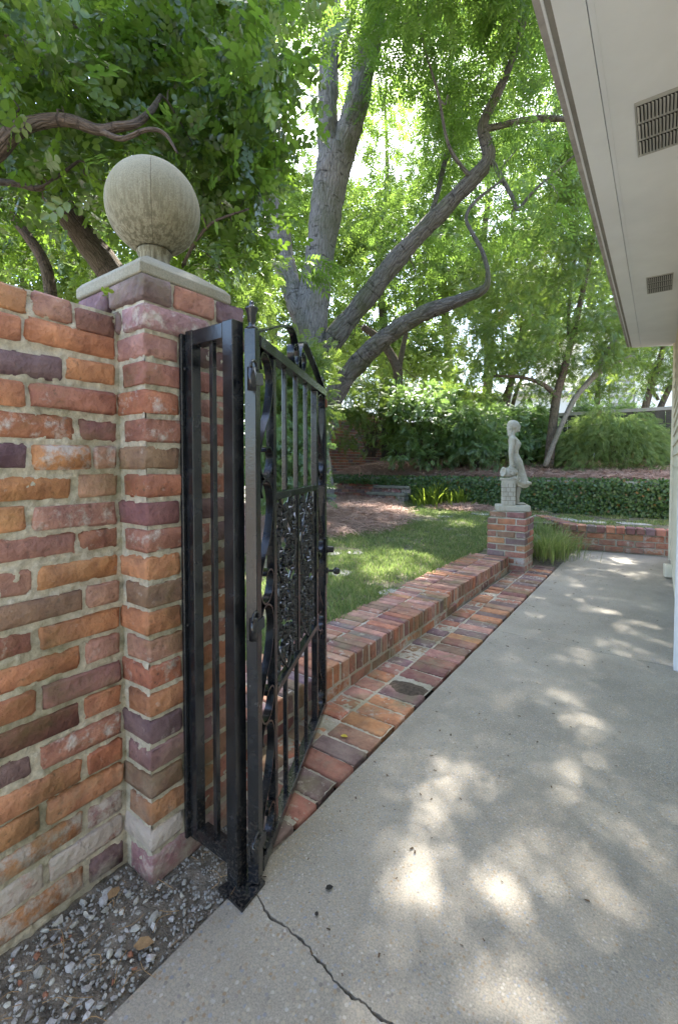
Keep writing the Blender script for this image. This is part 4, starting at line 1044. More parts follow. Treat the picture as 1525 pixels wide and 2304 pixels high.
MB().add([(a[0], a[1], rz_), (b_[0], b_[1], rz_), *(tuple(p+f_*2.2+np.array([0, 0, .75])) for p in (b_-RT*.5, a+RT*.5)), (a[0], a[1], rz_-.08), (b_[0], b_[1], rz_-.08)], [(0,1,2,3),(4,5,1,0)]).obj('roof', M['house_roof'], n2)

# ================================================================== TREES
def leaflet(w=.16):
    return np.array([(0,0,0),(-w,.42,.05),(0,1,-.06),(w,.42,.05)]), np.array([(0,3,2),(0,2,1)])
def spray(n, L, wd, ang=0.9, tip=True, curve=0.3, rachis=True, alt=False):
    """one twig of length 1 carrying paired leaflets of length L"""
    vs, fs = [], []
    def put(p, d, s, wz):
        d = np.array(d, float); d /= np.linalg.norm(d); u = np.array([0, 0, 1.0]); x = np.cross(d, u); x /= np.linalg.norm(x)+1e-9; u = np.cross(x, d)
        lv, lf = leaflet(wd); b0 = sum(len(v) for v in vs)
        vs.append(np.array(p)+s*(lv[:, :1]*x+lv[:, 1:2]*d+lv[:, 2:]*u)); fs.append(lf+b0)
    for i in range(n):
        t = .22+.76*i/max(1, n-1) if n > 1 else .5; z = -curve*t*t
        for sg in (-1, 1):
            if alt and (i+(sg > 0)) % 2: continue
            put((0, t, z), (sg*math.sin(ang), math.cos(ang), -.35*L-.2), L*(1-.25*abs(t-.6)), 0)
    if tip: put((0, 1.0, -curve), (0, 1, -.6), L, 0)
    if rachis:
        b0 = sum(len(v) for v in vs); vs.append(np.array([(-.006,0,0),(.006,0,0),(.004,.5,-curve*.25),(-.004,.5,-curve*.25),(0,1,-curve)])); fs.append(np.array([(0,1,2),(0,2,3),(3,2,4)])+b0)
    return np.vstack(vs), np.vstack(fs)
def twig_oval(n, L, wd):
    vs, fs = [], []; lv, lf = oval(wd)
    for i in range(n):
        t = .12+.88*i/(n-1); sg = 1 if i % 2 else -1; a = (0.95 if i < n-1 else 0.05)*sg
        d = np.array([math.sin(a), math.cos(a), .12]); d /= np.linalg.norm(d); u = np.array([0, 0, 1.0]); x = np.cross(d, u); x /= np.linalg.norm(x); u = np.cross(x, d)
        b0 = sum(len(v) for v in vs); vs.append(np.array((0, t, .04*math.sin(6*t)))+L*(lv[:, :1]*x+lv[:, 1:2]*d+lv[:, 2:]*u)); fs.append(lf+b0)
    b0 = sum(len(v) for v in vs); vs.append(np.array([(-.012,0,0),(.012,0,0),(0,1,0)])); fs.append(np.array([(0,1,2)])+b0)
    return np.vstack(vs), np.vstack(fs)
T_PECAN = spray(5, .40, .15, 1.0, True, .28)
T_OVAL = twig_oval(6, .46, .34)
T_MYRTLE = spray(5, .36, .17, .75, True, .05)
T_FINE = spray(4, .55, .13, .8, True, .25)
T_LAUREL = spray(4, .60, .17, .85, True, .12)

def crown_mesh(name, tpl, P, D, size, r, roll=0.6):
    n = len(P); up = np.tile([0, 0, 1.0], (n, 1))+r.normal(0, .35, (n, 3))
    V, F = scatter(tpl[0], tpl[1], P, D, up, size, r.normal(0, roll, n))
    return np_mesh(name, V, F, np.repeat(r.random(n)*.75+.25*r.random(n), len(tpl[0])))
def limb(parent, name, pts_, material, sides=12, rough=.10, n=7):
    q = spline(pts_, n); mb = MB(); tube(mb, q[:, :3], q[:, 3], sides, rough); o = mb.obj(name, M[material], parent, True)
    ln = np.concatenate([[0], np.cumsum(np.linalg.norm(np.diff(q[:, :3], axis=0), axis=1))])+random.uniform(0, 50)
    a = np.arange(sides)*2*math.pi/sides; r0 = np.median(q[:, 3])
    bc = np.array([(r0*math.cos(t), r0*math.sin(t), l_) for l_ in ln for t in a], np.float32)
    at_ = o.data.attributes.new('barkco', 'FLOAT_VECTOR', 'POINT'); at_.data.foreach_set('vector', bc.ravel()); return q
def twigs_to(mb, skel, centres, r, rad=.012, sag=.12, lmax=4.5):
    """thin branches grown out to the centre of each clump, nearest first, each from the nearest wood there is"""
    net = skel[:, :3].copy(); nr = (skel[:, 3] if skel.shape[1] > 3 else np.full(len(skel), 9.0)).copy()
    dist = np.array([np.linalg.norm(net-c, axis=1).min() for c in centres])
    for i in np.argsort(dist):
        c = centres[i]; dd = np.linalg.norm(net-c, axis=1); j = int(np.argmin(dd)); L = dd[j]
        if L < .05 or L > lmax: continue
        a = net[j]; m1 = a+(c-a)*.33+r.normal(0, .10*L, 3)+np.array([0, 0, sag*L]); m2 = a+(c-a)*.68+r.normal(0, .10*L, 3)+np.array([0, 0, sag*.5*L])
        q = spline([a, m1, m2, c], 3); r0 = min(rad*(.55+.6*min(L, 1.5)), nr[j]*.75); rr_ = np.linspace(r0, max(r0*.35, .0016), len(q))
        tube(mb, q, rr_, 5, 0, False); net = np.vstack([net, q[2:]]); nr = np.concatenate([nr, rr_[2:]])
def px_points(polys, n, r):
    """random sight-line places inside boxes (x0,y0,x1,y1,dep0,dep1,weight)"""
    w_ = np.array([p[6] for p in polys], float); w_ /= w_.sum(); out = []
    for k in r.choice(len(polys), n, p=w_):
        x0, y0, x1, y1, d0, d1, _ = polys[k]; out.append(at(r.uniform(x0, x1), r.uniform(y0, y1), r.uniform(d0, d1)))
    return np.array(out)
def clump_leaves(C, per, rad, r, flat=.7, droop=.25):
    n = len(C)*per; c = np.repeat(C, per, axis=0); o = r.normal(0, 1, (n, 3)); o /= np.linalg.norm(o, axis=1)[:, None]; o *= (r.random(n)**.45)[:, None]; o[:, 2] *= flat
    rr = np.repeat(r.uniform(.6, 1.25, len(C))*rad, per)[:, None]
    return c+o*rr, o+r.normal(0, .45, (n, 3))+np.array([0, 0, -droop])

# leaves cut away along sun rays to throw patches on path, lawn and bed
SUNV = np.array(sdir)
HOLES = [(on_z(a, b), c*0.92) for a, b, c in [(868, 1895, .10), (955, 1985, .13), (820, 1860, .05), (910, 1830, .07), (1140, 1855, .12), (1230, 1880, .09), (1320, 1925, .14), (915, 2215, .10), (1265, 2140, .10), (1345, 2170, .09), (1385, 1720, .10), (1160, 1640, .08), (1300, 1590, .11), (1480, 1880, .10), (1060, 1590, .07),
         (1250, 1345, .16), (1330, 1385, .18), (1450, 1300, .22), (1440, 1475, .16), (1200, 1450, .10), (1480, 1690, .10), (1010, 1440, .10), (880, 1545, .08), (1400, 1260, .2), (980, 1520, .10), (1100, 1400, .1)]]
HOLES += [(on_z(a, b, .25), .3) for a, b in ((840, 1150), (920, 1150), (780, 1130), (760, 1180), (960, 1230), (1040, 1180), (880, 1260))]
HOLES += [(at(a, b, 9.2), c) for a, b, c in ((1300, 970, .5), (1420, 1010, .45), (1360, 940, .4), (1120, 980, .4), (1060, 960, .4), (980, 950, .4), (930, 920, .4), (860, 930, .35), (900, 1010, .35), (1000, 1020, .35), (1200, 960, .35), (820, 900, .4), (1250, 1090, .35), (1100, 1090, .35), (1400, 1100, .35), (950, 1080, .3), (1180, 1050, .3), (1000, 860, .4), (900, 800, .4))]
HOLES += [(at(a, b, 6.5), .35) for a, b in ((600, 820), (650, 900), (610, 1000), (690, 860), (660, 1050))]
def sun_gaps(P, D, r):
    for g_, hr_ in HOLES:
        q = P-g_; t_ = q@SUNV; q = q-SUNV*t_[:, None]; k_ = (np.linalg.norm(q, axis=1) > hr_*r.uniform(.75, 1.25, len(P))) | (t_ < 1.2); P, D = P[k_], D[k_]
    return P, D
# ---- the big pecan behind the gate
r = np.random.default_rng(11)
pec = empty('pecan_tree', 'big grey barked tree with many limbs rising behind the iron gate', 'tree')
def L3(rows): return [(*at(x, y, d), wpx*d/FPX/2) for x, y, d, wpx in rows]
DB = 8.9
sk = []
mbt = L3([(700, 1165, DB, 150), (698, 1110, DB, 118), (697, 1000, DB, 100), (695, 900, DB, 92), (693, 800, DB, 96), (698, 720, DB, 92), (712, 630, DB, 74), (724, 540, DB, 74), (737, 450, DB, 82), (746, 380, DB, 84), (752, 335, DB, 70)])
sk.append(limb(pec, 'trunk', [(a, b, c, d*(.96 if c < 1.2 else .87)) for a, b, c, d in mbt], 'pecan_bark', 28, .12, 10))
for i_, (nm, rows, sd) in enumerate([
  ('limb', [(745, 400, DB, 56), (738, 320, DB, 54), (739, 200, DB, 50), (742, 100, DB, 48), (748, 0, DB-.1, 46), (752, -200, DB-.2, 40), (756, -420, DB-.4, 26)], 20),
  ('limb', [(752, 400, DB, 66), (775, 330, DB, 66), (800, 230, DB-.1, 64), (826, 120, DB-.2, 62), (848, 10, DB-.3, 58), (880, -160, DB-.5, 50), (900, -380, DB-.8, 34)], 20),
  ('limb', [(700, 735, DB, 62), (668, 680, DB+.1, 58), (648, 620, DB+.2, 56), (630, 540, DB+.3, 54), (612, 450, DB+.4, 50), (600, 340, DB+.5, 46), (596, 200, DB+.6, 38), (600, 40, DB+.7, 28)], 18),
  ('limb', [(700, 850, DB-.05, 60), (738, 780, DB-.1, 56), (800, 700, DB-.3, 52), (868, 612, DB-.6, 50), (925, 545, DB-.9, 46), (1000, 468, DB-1.2, 42), (1066, 402, DB-1.5, 40), (1100, 352, DB-1.7, 34), (1086, 285, DB-1.8, 28), (1118, 212, DB-2.0, 24), (1160, 110, DB-2.2, 18), (1190, -20, DB-2.4, 14), (1200, -200, DB-2.5, 9)], 18),
  ('limb', [(705, 1010, DB-.1, 66), (738, 930, DB-.2, 60), (768, 862, DB-.4, 54), (830, 792, DB-.7, 50), (900, 735, DB-1.1, 44), (965, 700, DB-1.4, 40), (1040, 672, DB-1.8, 32), (1088, 650, DB-2.1, 20), (1097, 615, DB-2.2, 14), (1084, 565, DB-2.2, 11), (1064, 528, DB-2.2, 10), (1048, 490, DB-2.2, 9), (1070, 452, DB-2.2, 8), (1130, 405, DB-2.3, 5)], 18),
  ('limb', [(862, 618, DB-.55, 22), (905, 590, DB-.35, 20), (940, 535, DB-.2, 17), (975, 465, DB, 14), (1010, 330, DB+.5, 14), (1060, 200, DB+.5, 9)], 10),
  ('limb', [(760, 150, DB, 18), (785, 60, DB-.2, 14), (810, -40, DB-.4, 9)], 8),
  ('limb', [(1100, 350, DB-1.7, 12), (1150, 440, DB-1.9, 11), (1165, 470, DB-2.0, 10), (1200, 430, DB-2.1, 8), (1290, 350, DB-2.3, 5)], 8),
  ('limb', [(1060, 402, DB-1.5, 12), (1010, 330, DB-1.9, 9), (985, 210, DB-2.2, 7), (950, 90, DB-2.4, 5), (930, -50, DB-2.6, 4)], 8),
  ('limb', [(1090, 290, DB-1.8, 20), (1200, 268, DB-2.0, 17), (1290, 268, DB-2.2, 14), (1380, 262, DB-2.4, 8)], 8)]):
    sk.append(limb(pec, nm, L3([(x, y, d, w_*.86) for x, y, d, w_ in rows]), 'pecan_limb' if i_ > 2 else 'pecan_bark', sd, .20, 9))
SKEL = np.vstack(sk)
boxes = [(470, -60, 760, 330, 9.6, 12.5, .8), (900, -80, 1240, 300, 7.0, 11.0, 1.7), (800, 200, 1100, 420, 8.8, 12.0, 1.0), (820, 480, 1240, 640, 9.0, 12.0, .8), (1150, 60, 1330, 520, 6.4, 10.0, .7), (530, 330, 660, 620, 9.8, 12.0, .45), (830, -60, 960, 200, 7.5, 9.0, .3)]
Cc = px_points(boxes, 215, r)
over = np.vstack([np.column_stack([r.uniform(-4.6, -1.2, 150), r.uniform(3.6, 7.6, 150), r.uniform(7.0, 9.8, 150)]), np.column_stack([r.uniform(-1.2, 1.8, 30), r.uniform(2.0, 6.5, 30), r.uniform(6.5, 9, 30)])])  # unseen clumps above the frame, added to shade the path and block sky
over = over[(over[:, 2]-1.1)/(over@FW) > .97]
Cc = np.vstack([Cc, over])
P, D = clump_leaves(Cc, 36, .52, r, .7, .15)
P, D = sun_gaps(P, D, r)
mbw = MB(); twigs_to(mbw, SKEL, Cc, r, .022, .08, 2.6); tag(mbw.obj('twigs', M['pecan_bark'], pec), kind='stuff')
tag(link('crown', crown_mesh('crown', T_PECAN, P, D, r.uniform(.20, .34, len(P)), r), M['leaf_pecan'], pec), kind='stuff')
# the low spray that hangs before the trunk
c0 = np.array([at(x, y, 6.3) for x, y in ((690, 575), (672, 590), (705, 600), (690, 618), (660, 610), (715, 585))])
P, D = np.repeat(c0, 3, axis=0), np.tile(RT*.8+np.array([0, 0, -.35]), (18, 1))+r.normal(0, .35, (18, 3))
link('low_spray', crown_mesh('low_spray', T_PECAN, P, D, r.uniform(.26, .36, 18), r, .4), M['leaf_pecan'], pec)

# ---- dark glossy tree over the wall
r = np.random.default_rng(21)
gl = empty('glossy_leaved_tree', 'dark glossy round leaved tree spreading above the wall and ball', 'tree')
sk = [limb(gl, 'trunk', L3([(420, 1330, 4.5, 84), (410, 1150, 4.5, 72), (390, 930, 4.45, 68), (335, 760, 4.4, 66), (250, 610, 4.3, 62), (195, 540, 4.2, 58), (130, 450, 4.0, 52), (40, 330, 3.8, 46), (-80, 180, 3.6, 36)]), 'dark_bark', 16, .08)]
for rows in ([(60, 352, 3.85, 44), (-40, 400, 3.4, 46), (-130, 425, 2.8, 50), (-110, 395, 2.5, 50), (-20, 345, 2.45, 46), (30, 300, 2.4, 36), (75, 278, 2.4, 30), (150, 270, 2.4, 26), (220, 292, 2.4, 24), (262, 286, 2.4, 22), (305, 278, 2.4, 18), (340, 250, 2.5, 14), (362, 215, 2.6, 9)],
             [(225, 294, 2.4, 14), (275, 312, 2.35, 12), (330, 292, 2.3, 10), (370, 300, 2.3, 8), (400, 345, 2.3, 5)],
             [(-60, 95, 2.9, 22), (10, 82, 2.9, 19), (50, 76, 2.9, 14), (75, 130, 2.8, 11), (110, 168, 2.8, 9), (170, 195, 2.7, 5)],
             [(50, 78, 2.9, 12), (120, 60, 3.0, 11), (200, 62, 3.1, 9), (240, 10, 3.1, 6)],
             [(440, 40, 3.4, 7), (500, 12, 3.3, 8), (560, 18, 3.3, 7), (610, 55, 3.3, 5)],
             [(-60, 405, 2.7, 16), (30, 412, 2.7, 14), (90, 424, 2.7, 12), (130, 398, 2.7, 9), (178, 362, 2.7, 6)],
             [(-20, 420, 4.2, 20), (40, 500, 4.2, 22), (95, 580, 4.2, 24), (115, 660, 4.2, 26), (130, 850, 4.25, 30), (140, 1080, 4.3, 34), (140, 1340, 4.3, 40)],
             [(410, 600, 3.2, 7), (440, 545, 3.1, 8), (480, 500, 3.0, 6), (560, 470, 3.0, 4)]):
    sk.append(limb(gl, 'limb', L3(rows), 'dark_bark', 10, .08, 6))
SK = np.vstack(sk)
boxes = [(-150, -80, 300, 250, 2.3, 5.2, 1.6), (250, -80, 590, 240, 2.6, 5.4, 1.5), (-150, 230, 260, 470, 2.6, 5.6, 1.0), (360, 230, 600, 470, 2.8, 5.0, 1.0), (-120, 440, 230, 600, 5.0, 6.6, .7), (420, 460, 590, 600, 3.2, 5.0, .35), (200, 230, 380, 340, 3.4, 5.5, .5)]
Cc = px_points(boxes, 290, r)
ov = np.column_stack([r.uniform(-4.2, -1.4, 60), r.uniform(-1.5, 2.6, 60), r.uniform(3.0, 5.0, 60)]); Cc = np.vstack([Cc, ov])
P, D = clump_leaves(Cc, 33, .30, r, .8, .05)
q = P-CP; dep = q@FW; ok = dep > 1.75; P, D = P[ok], D[ok]
mbw = MB(); twigs_to(mbw, SK, Cc, r, .011, .03, 1.6); tag(mbw.obj('twigs', M['dark_bark'], gl), kind='stuff')
tag(link('crown', crown_mesh('crown', T_OVAL, P, D, r.uniform(.085, .15, len(P)), r, .9), M['leaf_glossy'], gl), kind='stuff')

# ---- other trees
def tree(name, label, trunks, boxes, ncl, per, rad, tpl, size, lm, bm_='dark_bark', seed=1, group=None, flat=.75, droop=.2, sag=.08):
    r = np.random.default_rng(seed); t = empty(name, label, 'tree', group)
    sk = [limb(t, 'trunk' if i == 0 else 'limb', L3(rows), bm_, 9, .08, 5) for i, rows in enumerate(trunks)]
    Cc = px_points(boxes, ncl, r); mbw = MB(); twigs_to(mbw, np.vstack(sk), Cc, r, .014, sag, 2.6)
    if mbw.v: tag(mbw.obj('twigs', M[bm_], t), kind='stuff')
    P, D = sun_gaps(*clump_leaves(Cc, per, rad, r, flat, droop), r)
    tag(link('crown', crown_mesh('crown', tpl, P, D, r.uniform(size*.75, size*1.25, len(P)), r), M[lm], t), kind='stuff')
    return t
tree('myrtle_tree', 'slender multi stemmed small leaved tree behind the statue and beside the eave',
     [[(1232, 1060, 8.7, 22), (1242, 960, 8.7, 20), (1252, 890, 8.7, 18), (1276, 800, 8.6, 15), (1300, 700, 8.5, 13), (1322, 600, 8.4, 10), (1345, 480, 8.3, 7)],
      [(1250, 890, 8.7, 12), (1215, 862, 8.6, 10), (1165, 848, 8.5, 8), (1110, 846, 8.4, 5)], [(1282, 790, 8.6, 9), (1278, 700, 8.7, 8), (1290, 600, 8.7, 6), (1300, 500, 8.7, 4)]],
     [(1190, 430, 1400, 620, 7.4, 10, 1.5), (1040, 600, 1400, 830, 7.6, 9.8, 1.6), (1040, 800, 1330, 890, 8.6, 10.2, .5), (1260, 300, 1345, 460, 7.6, 9.5, .5)], 250, 40, .33, T_MYRTLE, .14, 'leaf_myrtle', seed=31)
tree('leaning_tree', 'pale barked leaning tree rising behind the laceleaf maple mound',
     [[(1225, 1050, 8.5, 12), (1250, 985, 8.5, 11), (1290, 900, 8.6, 12), (1335, 845, 8.7, 12), (1372, 780, 8.8, 11), (1410, 720, 8.8, 8)], [(1325, 858, 8.7, 9), (1372, 822, 8.8, 8), (1420, 800, 8.8, 5)]],
     [(1330, 700, 1440, 830, 8, 9.6, 1)], 40, 34, .28, T_MYRTLE, .13, 'leaf_myrtle', 'pale_bark', seed=32)
tree('dark_stemmed_tree', 'dark stemmed small tree against the white house beside the siding',
     [[(1435, 985, 9.6, 17), (1455, 900, 9.6, 15), (1480, 820, 9.6, 12), (1500, 750, 9.6, 9)], [(1455, 985, 9.7, 15), (1490, 905, 9.7, 13), (1525, 830, 9.7, 10)], [(1480, 900, 9.6, 7), (1460, 860, 9.6, 6), (1470, 820, 9.6, 4)]],
     [(1420, 700, 1560, 880, 9, 10.4, 1)], 80, 34, .28, T_MYRTLE, .13, 'leaf_myrtle', seed=33)
tree('crooked_tree', 'crooked dark trunk by the garden wall among the shrubs',
     [[(880, 985, 10.5, 26), (888, 900, 10.5, 24), (895, 840, 10.4, 22), (880, 800, 10.4, 20), (850, 760, 10.3, 18), (815, 735, 10.2, 15)], [(895, 840, 10.4, 14), (905, 790, 10.4, 12), (915, 740, 10.4, 9)]],
     [(780, 740, 1060, 880, 9.8, 12, 1.0)], 45, 30, .42, T_MYRTLE, .17, 'leaf_wood', seed=34)
tree('thin_stemmed_tree', 'thin straight stemmed tree with large drooping leaves behind the statue',
     [[(1105, 960, 10.3, 14), (1140, 880, 10.3, 12), (1165, 800, 10.2, 9), (1175, 700, 10.2, 6)], [(1145, 940, 10.3, 10), (1165, 870, 10.2, 8), (1200, 800, 10.2, 5)]],
     [(1020, 800, 1130, 880, 9.6, 10.6, .6), (1060, 690, 1230, 800, 9.8, 11.5, 1)], 45, 28, .34, T_LAUREL, .19, 'leaf_myrtle', seed=35)
G_ = 'bright background trees beyond the garden'
bgs = [('bright green tree filling the gap right of the pecan limbs', [(960, 300, 1240, 820, 14, 19, 1)], (1090, 17), 190),
       ('bright tree showing between the pecan trunk and its lowest limb', [(720, 420, 990, 860, 14, 19, 1)], (860, 16), 200),
       ('light green tree behind the gate and the left of the pecan trunk', [(520, 380, 760, 840, 12, 16, 1)], (610, 13), 170),
       ('green tree deep behind the stone ball', [(160, 380, 560, 700, 9, 13, 1)], (330, 11), 150),
       ('green tree deep behind the wall at the edge of the picture', [(-200, 350, 220, 680, 9, 13, 1)], (60, 11), 130),
       ('pale green tree in the distance above the white house', [(1180, 480, 1560, 800, 18, 24, 1)], (1330, 21), 150),
       ('tall tree whose light leaves fill the sky above the limbs', [(700, -100, 1300, 330, 15, 22, 1)], (1000, 18), 150)]
for i, (lab, bx, (tx, td), nc) in enumerate(bgs):
    tree('background_tree', lab, [[(tx-4, 1049+1117/td, td, 26), (tx, 950, td, 23), (tx+8, 800, td, 20), (tx-6, 600, td, 16), (tx+10, 400, td, 10), (tx+5, 200, td, 5)]], bx, int(nc*(.56 if i in (0, 1, 5, 6) else .55)), 34, .8, T_LAUREL if i in (0, 1, 5) else T_FINE, .34, 'leaf_wood', seed=40+i, group=G_)

tree('understory_tree', 'loose small leaved tree screening the white outbuilding and house', [[(1130, 960, 12.2, 14), (1150, 860, 12.2, 12), (1180, 760, 12.2, 9), (1210, 660, 12.2, 5)], [(1340, 960, 12.0, 12), (1345, 860, 12.0, 10), (1350, 760, 12.0, 7)]],
     [(990, 720, 1420, 900, 11.6, 13.0, 1.0), (1290, 780, 1500, 930, 11.5, 12.6, .5)], 95, 30, .36, T_MYRTLE, .15, 'leaf_myrtle', seed=36)
# ---- shrubs
def shrub(name, label, boxes, ncl, per, rad, tpl, size, lm, seed, cat='shrub', group=None, stems=None, flat=.8, droop=.1):
    r = np.random.default_rng(seed); t = empty(name, label, cat, group)
    Cc = px_points(boxes, ncl, r)
    base = np.median(Cc, axis=0); base[2] = max(-.05, Cc[:, 2].min()-.25)
    mb = MB()
    for c in Cc[:: max(1, len(Cc)//26)]:
        b0 = base+np.array([*r.normal(0, .06, 2), 0]); tube(mb, spline([b0, b0+(c-b0)*.5+np.array([0, 0, .08]), c], 3), np.linspace(.012, .003, 7), 5, 0, False)
    mb.obj('stems', M['dark_bark'], t)
    P, D = clump_leaves(Cc, per, rad, r, flat, droop)
    tag(link('foliage', crown_mesh('foliage', tpl, P, D, r.uniform(size*.75, size*1.25, len(P)), r), M[lm], t), kind='stuff'); return t
SG = 'dark shrubs along the back bed'
shrub('laurel_shrub', 'dense dark shrub against the corner of the garden wall', [(775, 850, 900, 1010, 9.4, 11.0, 1)], 70, 30, .26, T_MYRTLE, .15, 'leaf_myrtle', 51, group=SG)
shrub('laurel_shrub', 'broad glossy dark shrub left of the statue, between wall corner shrub and yellow shrub', [(890, 880, 1030, 1030, 9.2, 10.6, 1)], 90, 24, .28, T_LAUREL, .13, 'leaf_shrub', 52, group=SG)
shrub('laurel_shrub', 'glossy shrub with pale sunlit leaves right behind the statue back', [(1030, 920, 1140, 1035, 8.8, 10.2, 1)], 80, 28, .24, T_FINE, .15, 'leaf_shrub', 53, group=SG)
shrub('laurel_shrub', 'dark green shrub in front of the statue face, below the fence', [(1150, 920, 1235, 1030, 9.0, 10.4, 1)], 70, 24, .24, T_LAUREL, .12, 'leaf_shrub', 54, group=SG)
shrub('laurel_shrub', 'dark shrub between the laceleaf maple and the house siding', [(1420, 935, 1540, 1040, 9.6, 10.6, 1)], 60, 34, .24, T_LAUREL, .12, 'leaf_shrub', 55, group=SG)
shrub('laurel_shrub', 'dark ivy like shrub along the fence above the laceleaf maple', [(1290, 915, 1430, 960, 10.4, 11.1, 1)], 46, 34, .22, T_LAUREL, .12, 'leaf_shrub', 60, group=SG)
shrub('lime_shrub', 'yellow green shrub topping the dark shrubs below the white outbuilding', [(1040, 885, 1115, 915, 10.4, 11.2, 1)], 24, 34, .20, T_MYRTLE, .13, 'leaf_lime', 56)
shrub('pale_shrub', 'loose pale green shrub seen through the upper gate bars', [(560, 790, 720, 960, 6.0, 7.6, 1)], 80, 34, .28, T_LAUREL, .13, 'leaf_myrtle', 57)
shrub('leafy_bush', 'leafy bush seen through the gate scrolls below the pale shrub', [(560, 960, 700, 1110, 5.4, 7.0, 1)], 60, 34, .26, T_LAUREL, .12, 'leaf_shrub', 58)
shrub('leafy_bush', 'leafy bush rising behind the pillar and the gate finial', [(440, 590, 600, 760, 6.5, 8.5, 1)], 45, 30, .30, T_FINE, .16, 'leaf_wood', 59)
# laceleaf maple: a weeping mound of thin layers
r = np.random.default_rng(61)
mp = empty('laceleaf_maple', 'weeping laceleaf maple mound with fine yellow green foliage', 'tree')
cM = at(1365, 1035, 8.9); cM[2] = .92
n_ = 8200
th = r.uniform(0, 2*math.pi, n_); ph = np.arccos(r.uniform(0.02, 1, n_)); sh = r.choice([1.0, .93, .85, .76], n_)+r.normal(0, .02, n_)
dirs = np.column_stack([np.sin(ph)*np.cos(th), np.sin(ph)*np.sin(th), np.cos(ph)])
lump = 1+.17*np.array([mnoise.noise(Vector(d_*2.2))+.6*mnoise.noise(Vector(d_*6)) for d_ in dirs])
P = cM+dirs*np.array([1.22, 1.0, 1.22])*(sh*lump)[:, None]
P[:, 2] = np.maximum(P[:, 2], .95+.1*r.random(n_))
D = dirs*np.array([1, 1, .2])+np.array([0, 0, -.55])+r.normal(0, .38, (n_, 3))
tag(link('crown', crown_mesh('crown', spray(6, .42, .09, .7, True, .3), P, D, r.uniform(.08, .16, n_), r, .9), M['leaf_maple'], mp), kind='stuff')
mb = MB()
for k in range(9):
    a = k*.7; tip = cM+np.array([.75*math.cos(a), .65*math.sin(a), .55]); tube(mb, spline([cM+np.array([0, 0, -.1]), cM+np.array([.2*math.cos(a), .2*math.sin(a), .6]), tip], 4), np.linspace(.035, .008, 9), 6)
mb.obj('trunk', M['pale_bark'], mp, True)

# ---- strap leaved clumps
def blades(name, label, c, n, L, wd, spread, lm, seed, cat='plant', group=None):
    r = np.random.default_rng(seed); V, F, A = [], [], []
    for k in range(n):
        a = r.uniform(0, 6.28); rr = abs(r.normal(0, spread*.3)); b0 = np.array(c)+np.array([rr*math.cos(a), rr*math.sin(a), 0]); l_ = L*r.uniform(.55, 1.15); out = r.uniform(.25, .95); a += r.normal(0, .4)
        side = np.array([-math.sin(a), math.cos(a), 0]); dirh = np.array([math.cos(a), math.sin(a), 0]); i0 = len(V)*0+sum(len(v) for v in V); rows = []
        for t in (0, .3, .6, .85, 1.0):
            p = b0+dirh*l_*out*t*t*.9+np.array([0, 0, l_*(t*.95-.55*out*t*t*t)]); w_ = wd*(1-t**2.2)+.0004
            rows += [p-side*w_, p+side*w_]
        V.append(np.array(rows)); F.append(np.array([f for i in range(4) for f in ((2*i, 2*i+1, 2*i+3), (2*i, 2*i+3, 2*i+2))])+i0); A.append(np.full(10, r.random()*.9))
    o = link(name, np_mesh(name, np.vstack(V), np.vstack(F), np.concatenate(A)), M[lm]); tag(o, label, cat, group); return o
blades('daylily_clump', 'larger bright yellow green daylily clump before the ivy wall', (*on_y(975, 1140, 8.12)[:2], .31), 260, .58, .012, .85, 'leaf_lime', 71, group='daylily clumps')
blades('daylily_clump', 'smaller daylily clump to the right of the big one', (*on_y(1036, 1140, 8.2)[:2], .31), 130, .48, .012, .6, 'leaf_lime', 72, group='daylily clumps')
blades('grass_clump', 'fine mounding liriope grass clump beside the brick pedestal', (-1.04, 5.60, .06), 800, .37, .0026, .62, 'grass', 73, group='liriope clumps')
blades('grass_clump', 'liriope clump on the slope behind the pedestal, furthest up toward the lawn', (-1.22, 6.25, .16), 520, .30, .0026, .6, 'grass', 75, group='liriope clumps')
blades('grass_clump', 'second liriope clump spilling toward the far brick wall', (-0.98, 6.02, .06), 480, .34, .0028, .5, 'grass', 74, group='liriope clumps')

# ---- lawn grass
r = np.random.default_rng(81)
n_ = 150000
gy = 1.1+(r.random(n_)**1.35)*7.2; gx = r.uniform(-4.6, -1.60, n_)
dn = np.array([mnoise.noise(Vector((a*1.5, b*1.5, 7)))+.5*mnoise.noise(Vector((a*5, b*5, 2))) for a, b in zip(gx, gy)])
edge = -3.25+.35*np.sin(gy*1.3)-np.clip(gy-5.2, 0, 4)*.30
keep = (dn > -.22+.25*(gy < 2.3)+r.normal(0, .12, n_)) & (gx > edge+r.normal(0, .08, n_)); gx, gy = gx[keep], gy[keep]
n2_ = 9000; bx = r.uniform(-1.6, .6, n2_); by = r.uniform(6.95, 8.4, n2_); kk = np.array([mnoise.noise(Vector((a*2, b*2, 7))) for a, b in zip(bx, by)]) > -.1
gx, gy = np.concatenate([gx, bx[kk]]), np.concatenate([gy, by[kk]]); n_ = len(gx)
gz = np.array([lawn_z(a, b) if a < -1.6 else .288 for a, b in zip(gx, gy)])
tvg = np.array([(-.085,0,0),(.085,0,0),(.06,.55,.06),(-.06,.55,.06),(0,1,.22)]); tfg = np.array([(0,1,2),(0,2,3),(3,2,4)])
d = np.column_stack([r.normal(0, .55, n_), r.normal(0, .55, n_), np.ones(n_)])
V, F = scatter(tvg, tfg, np.column_stack([gx, gy, gz-.004]), d, unit(n_, r), r.uniform(.022, .060, n_), r.uniform(0, 6.28, n_))
tag(link('grass', np_mesh('grass', V, F, np.repeat(r.random(n_), 5)), M['grass']), kind='stuff')

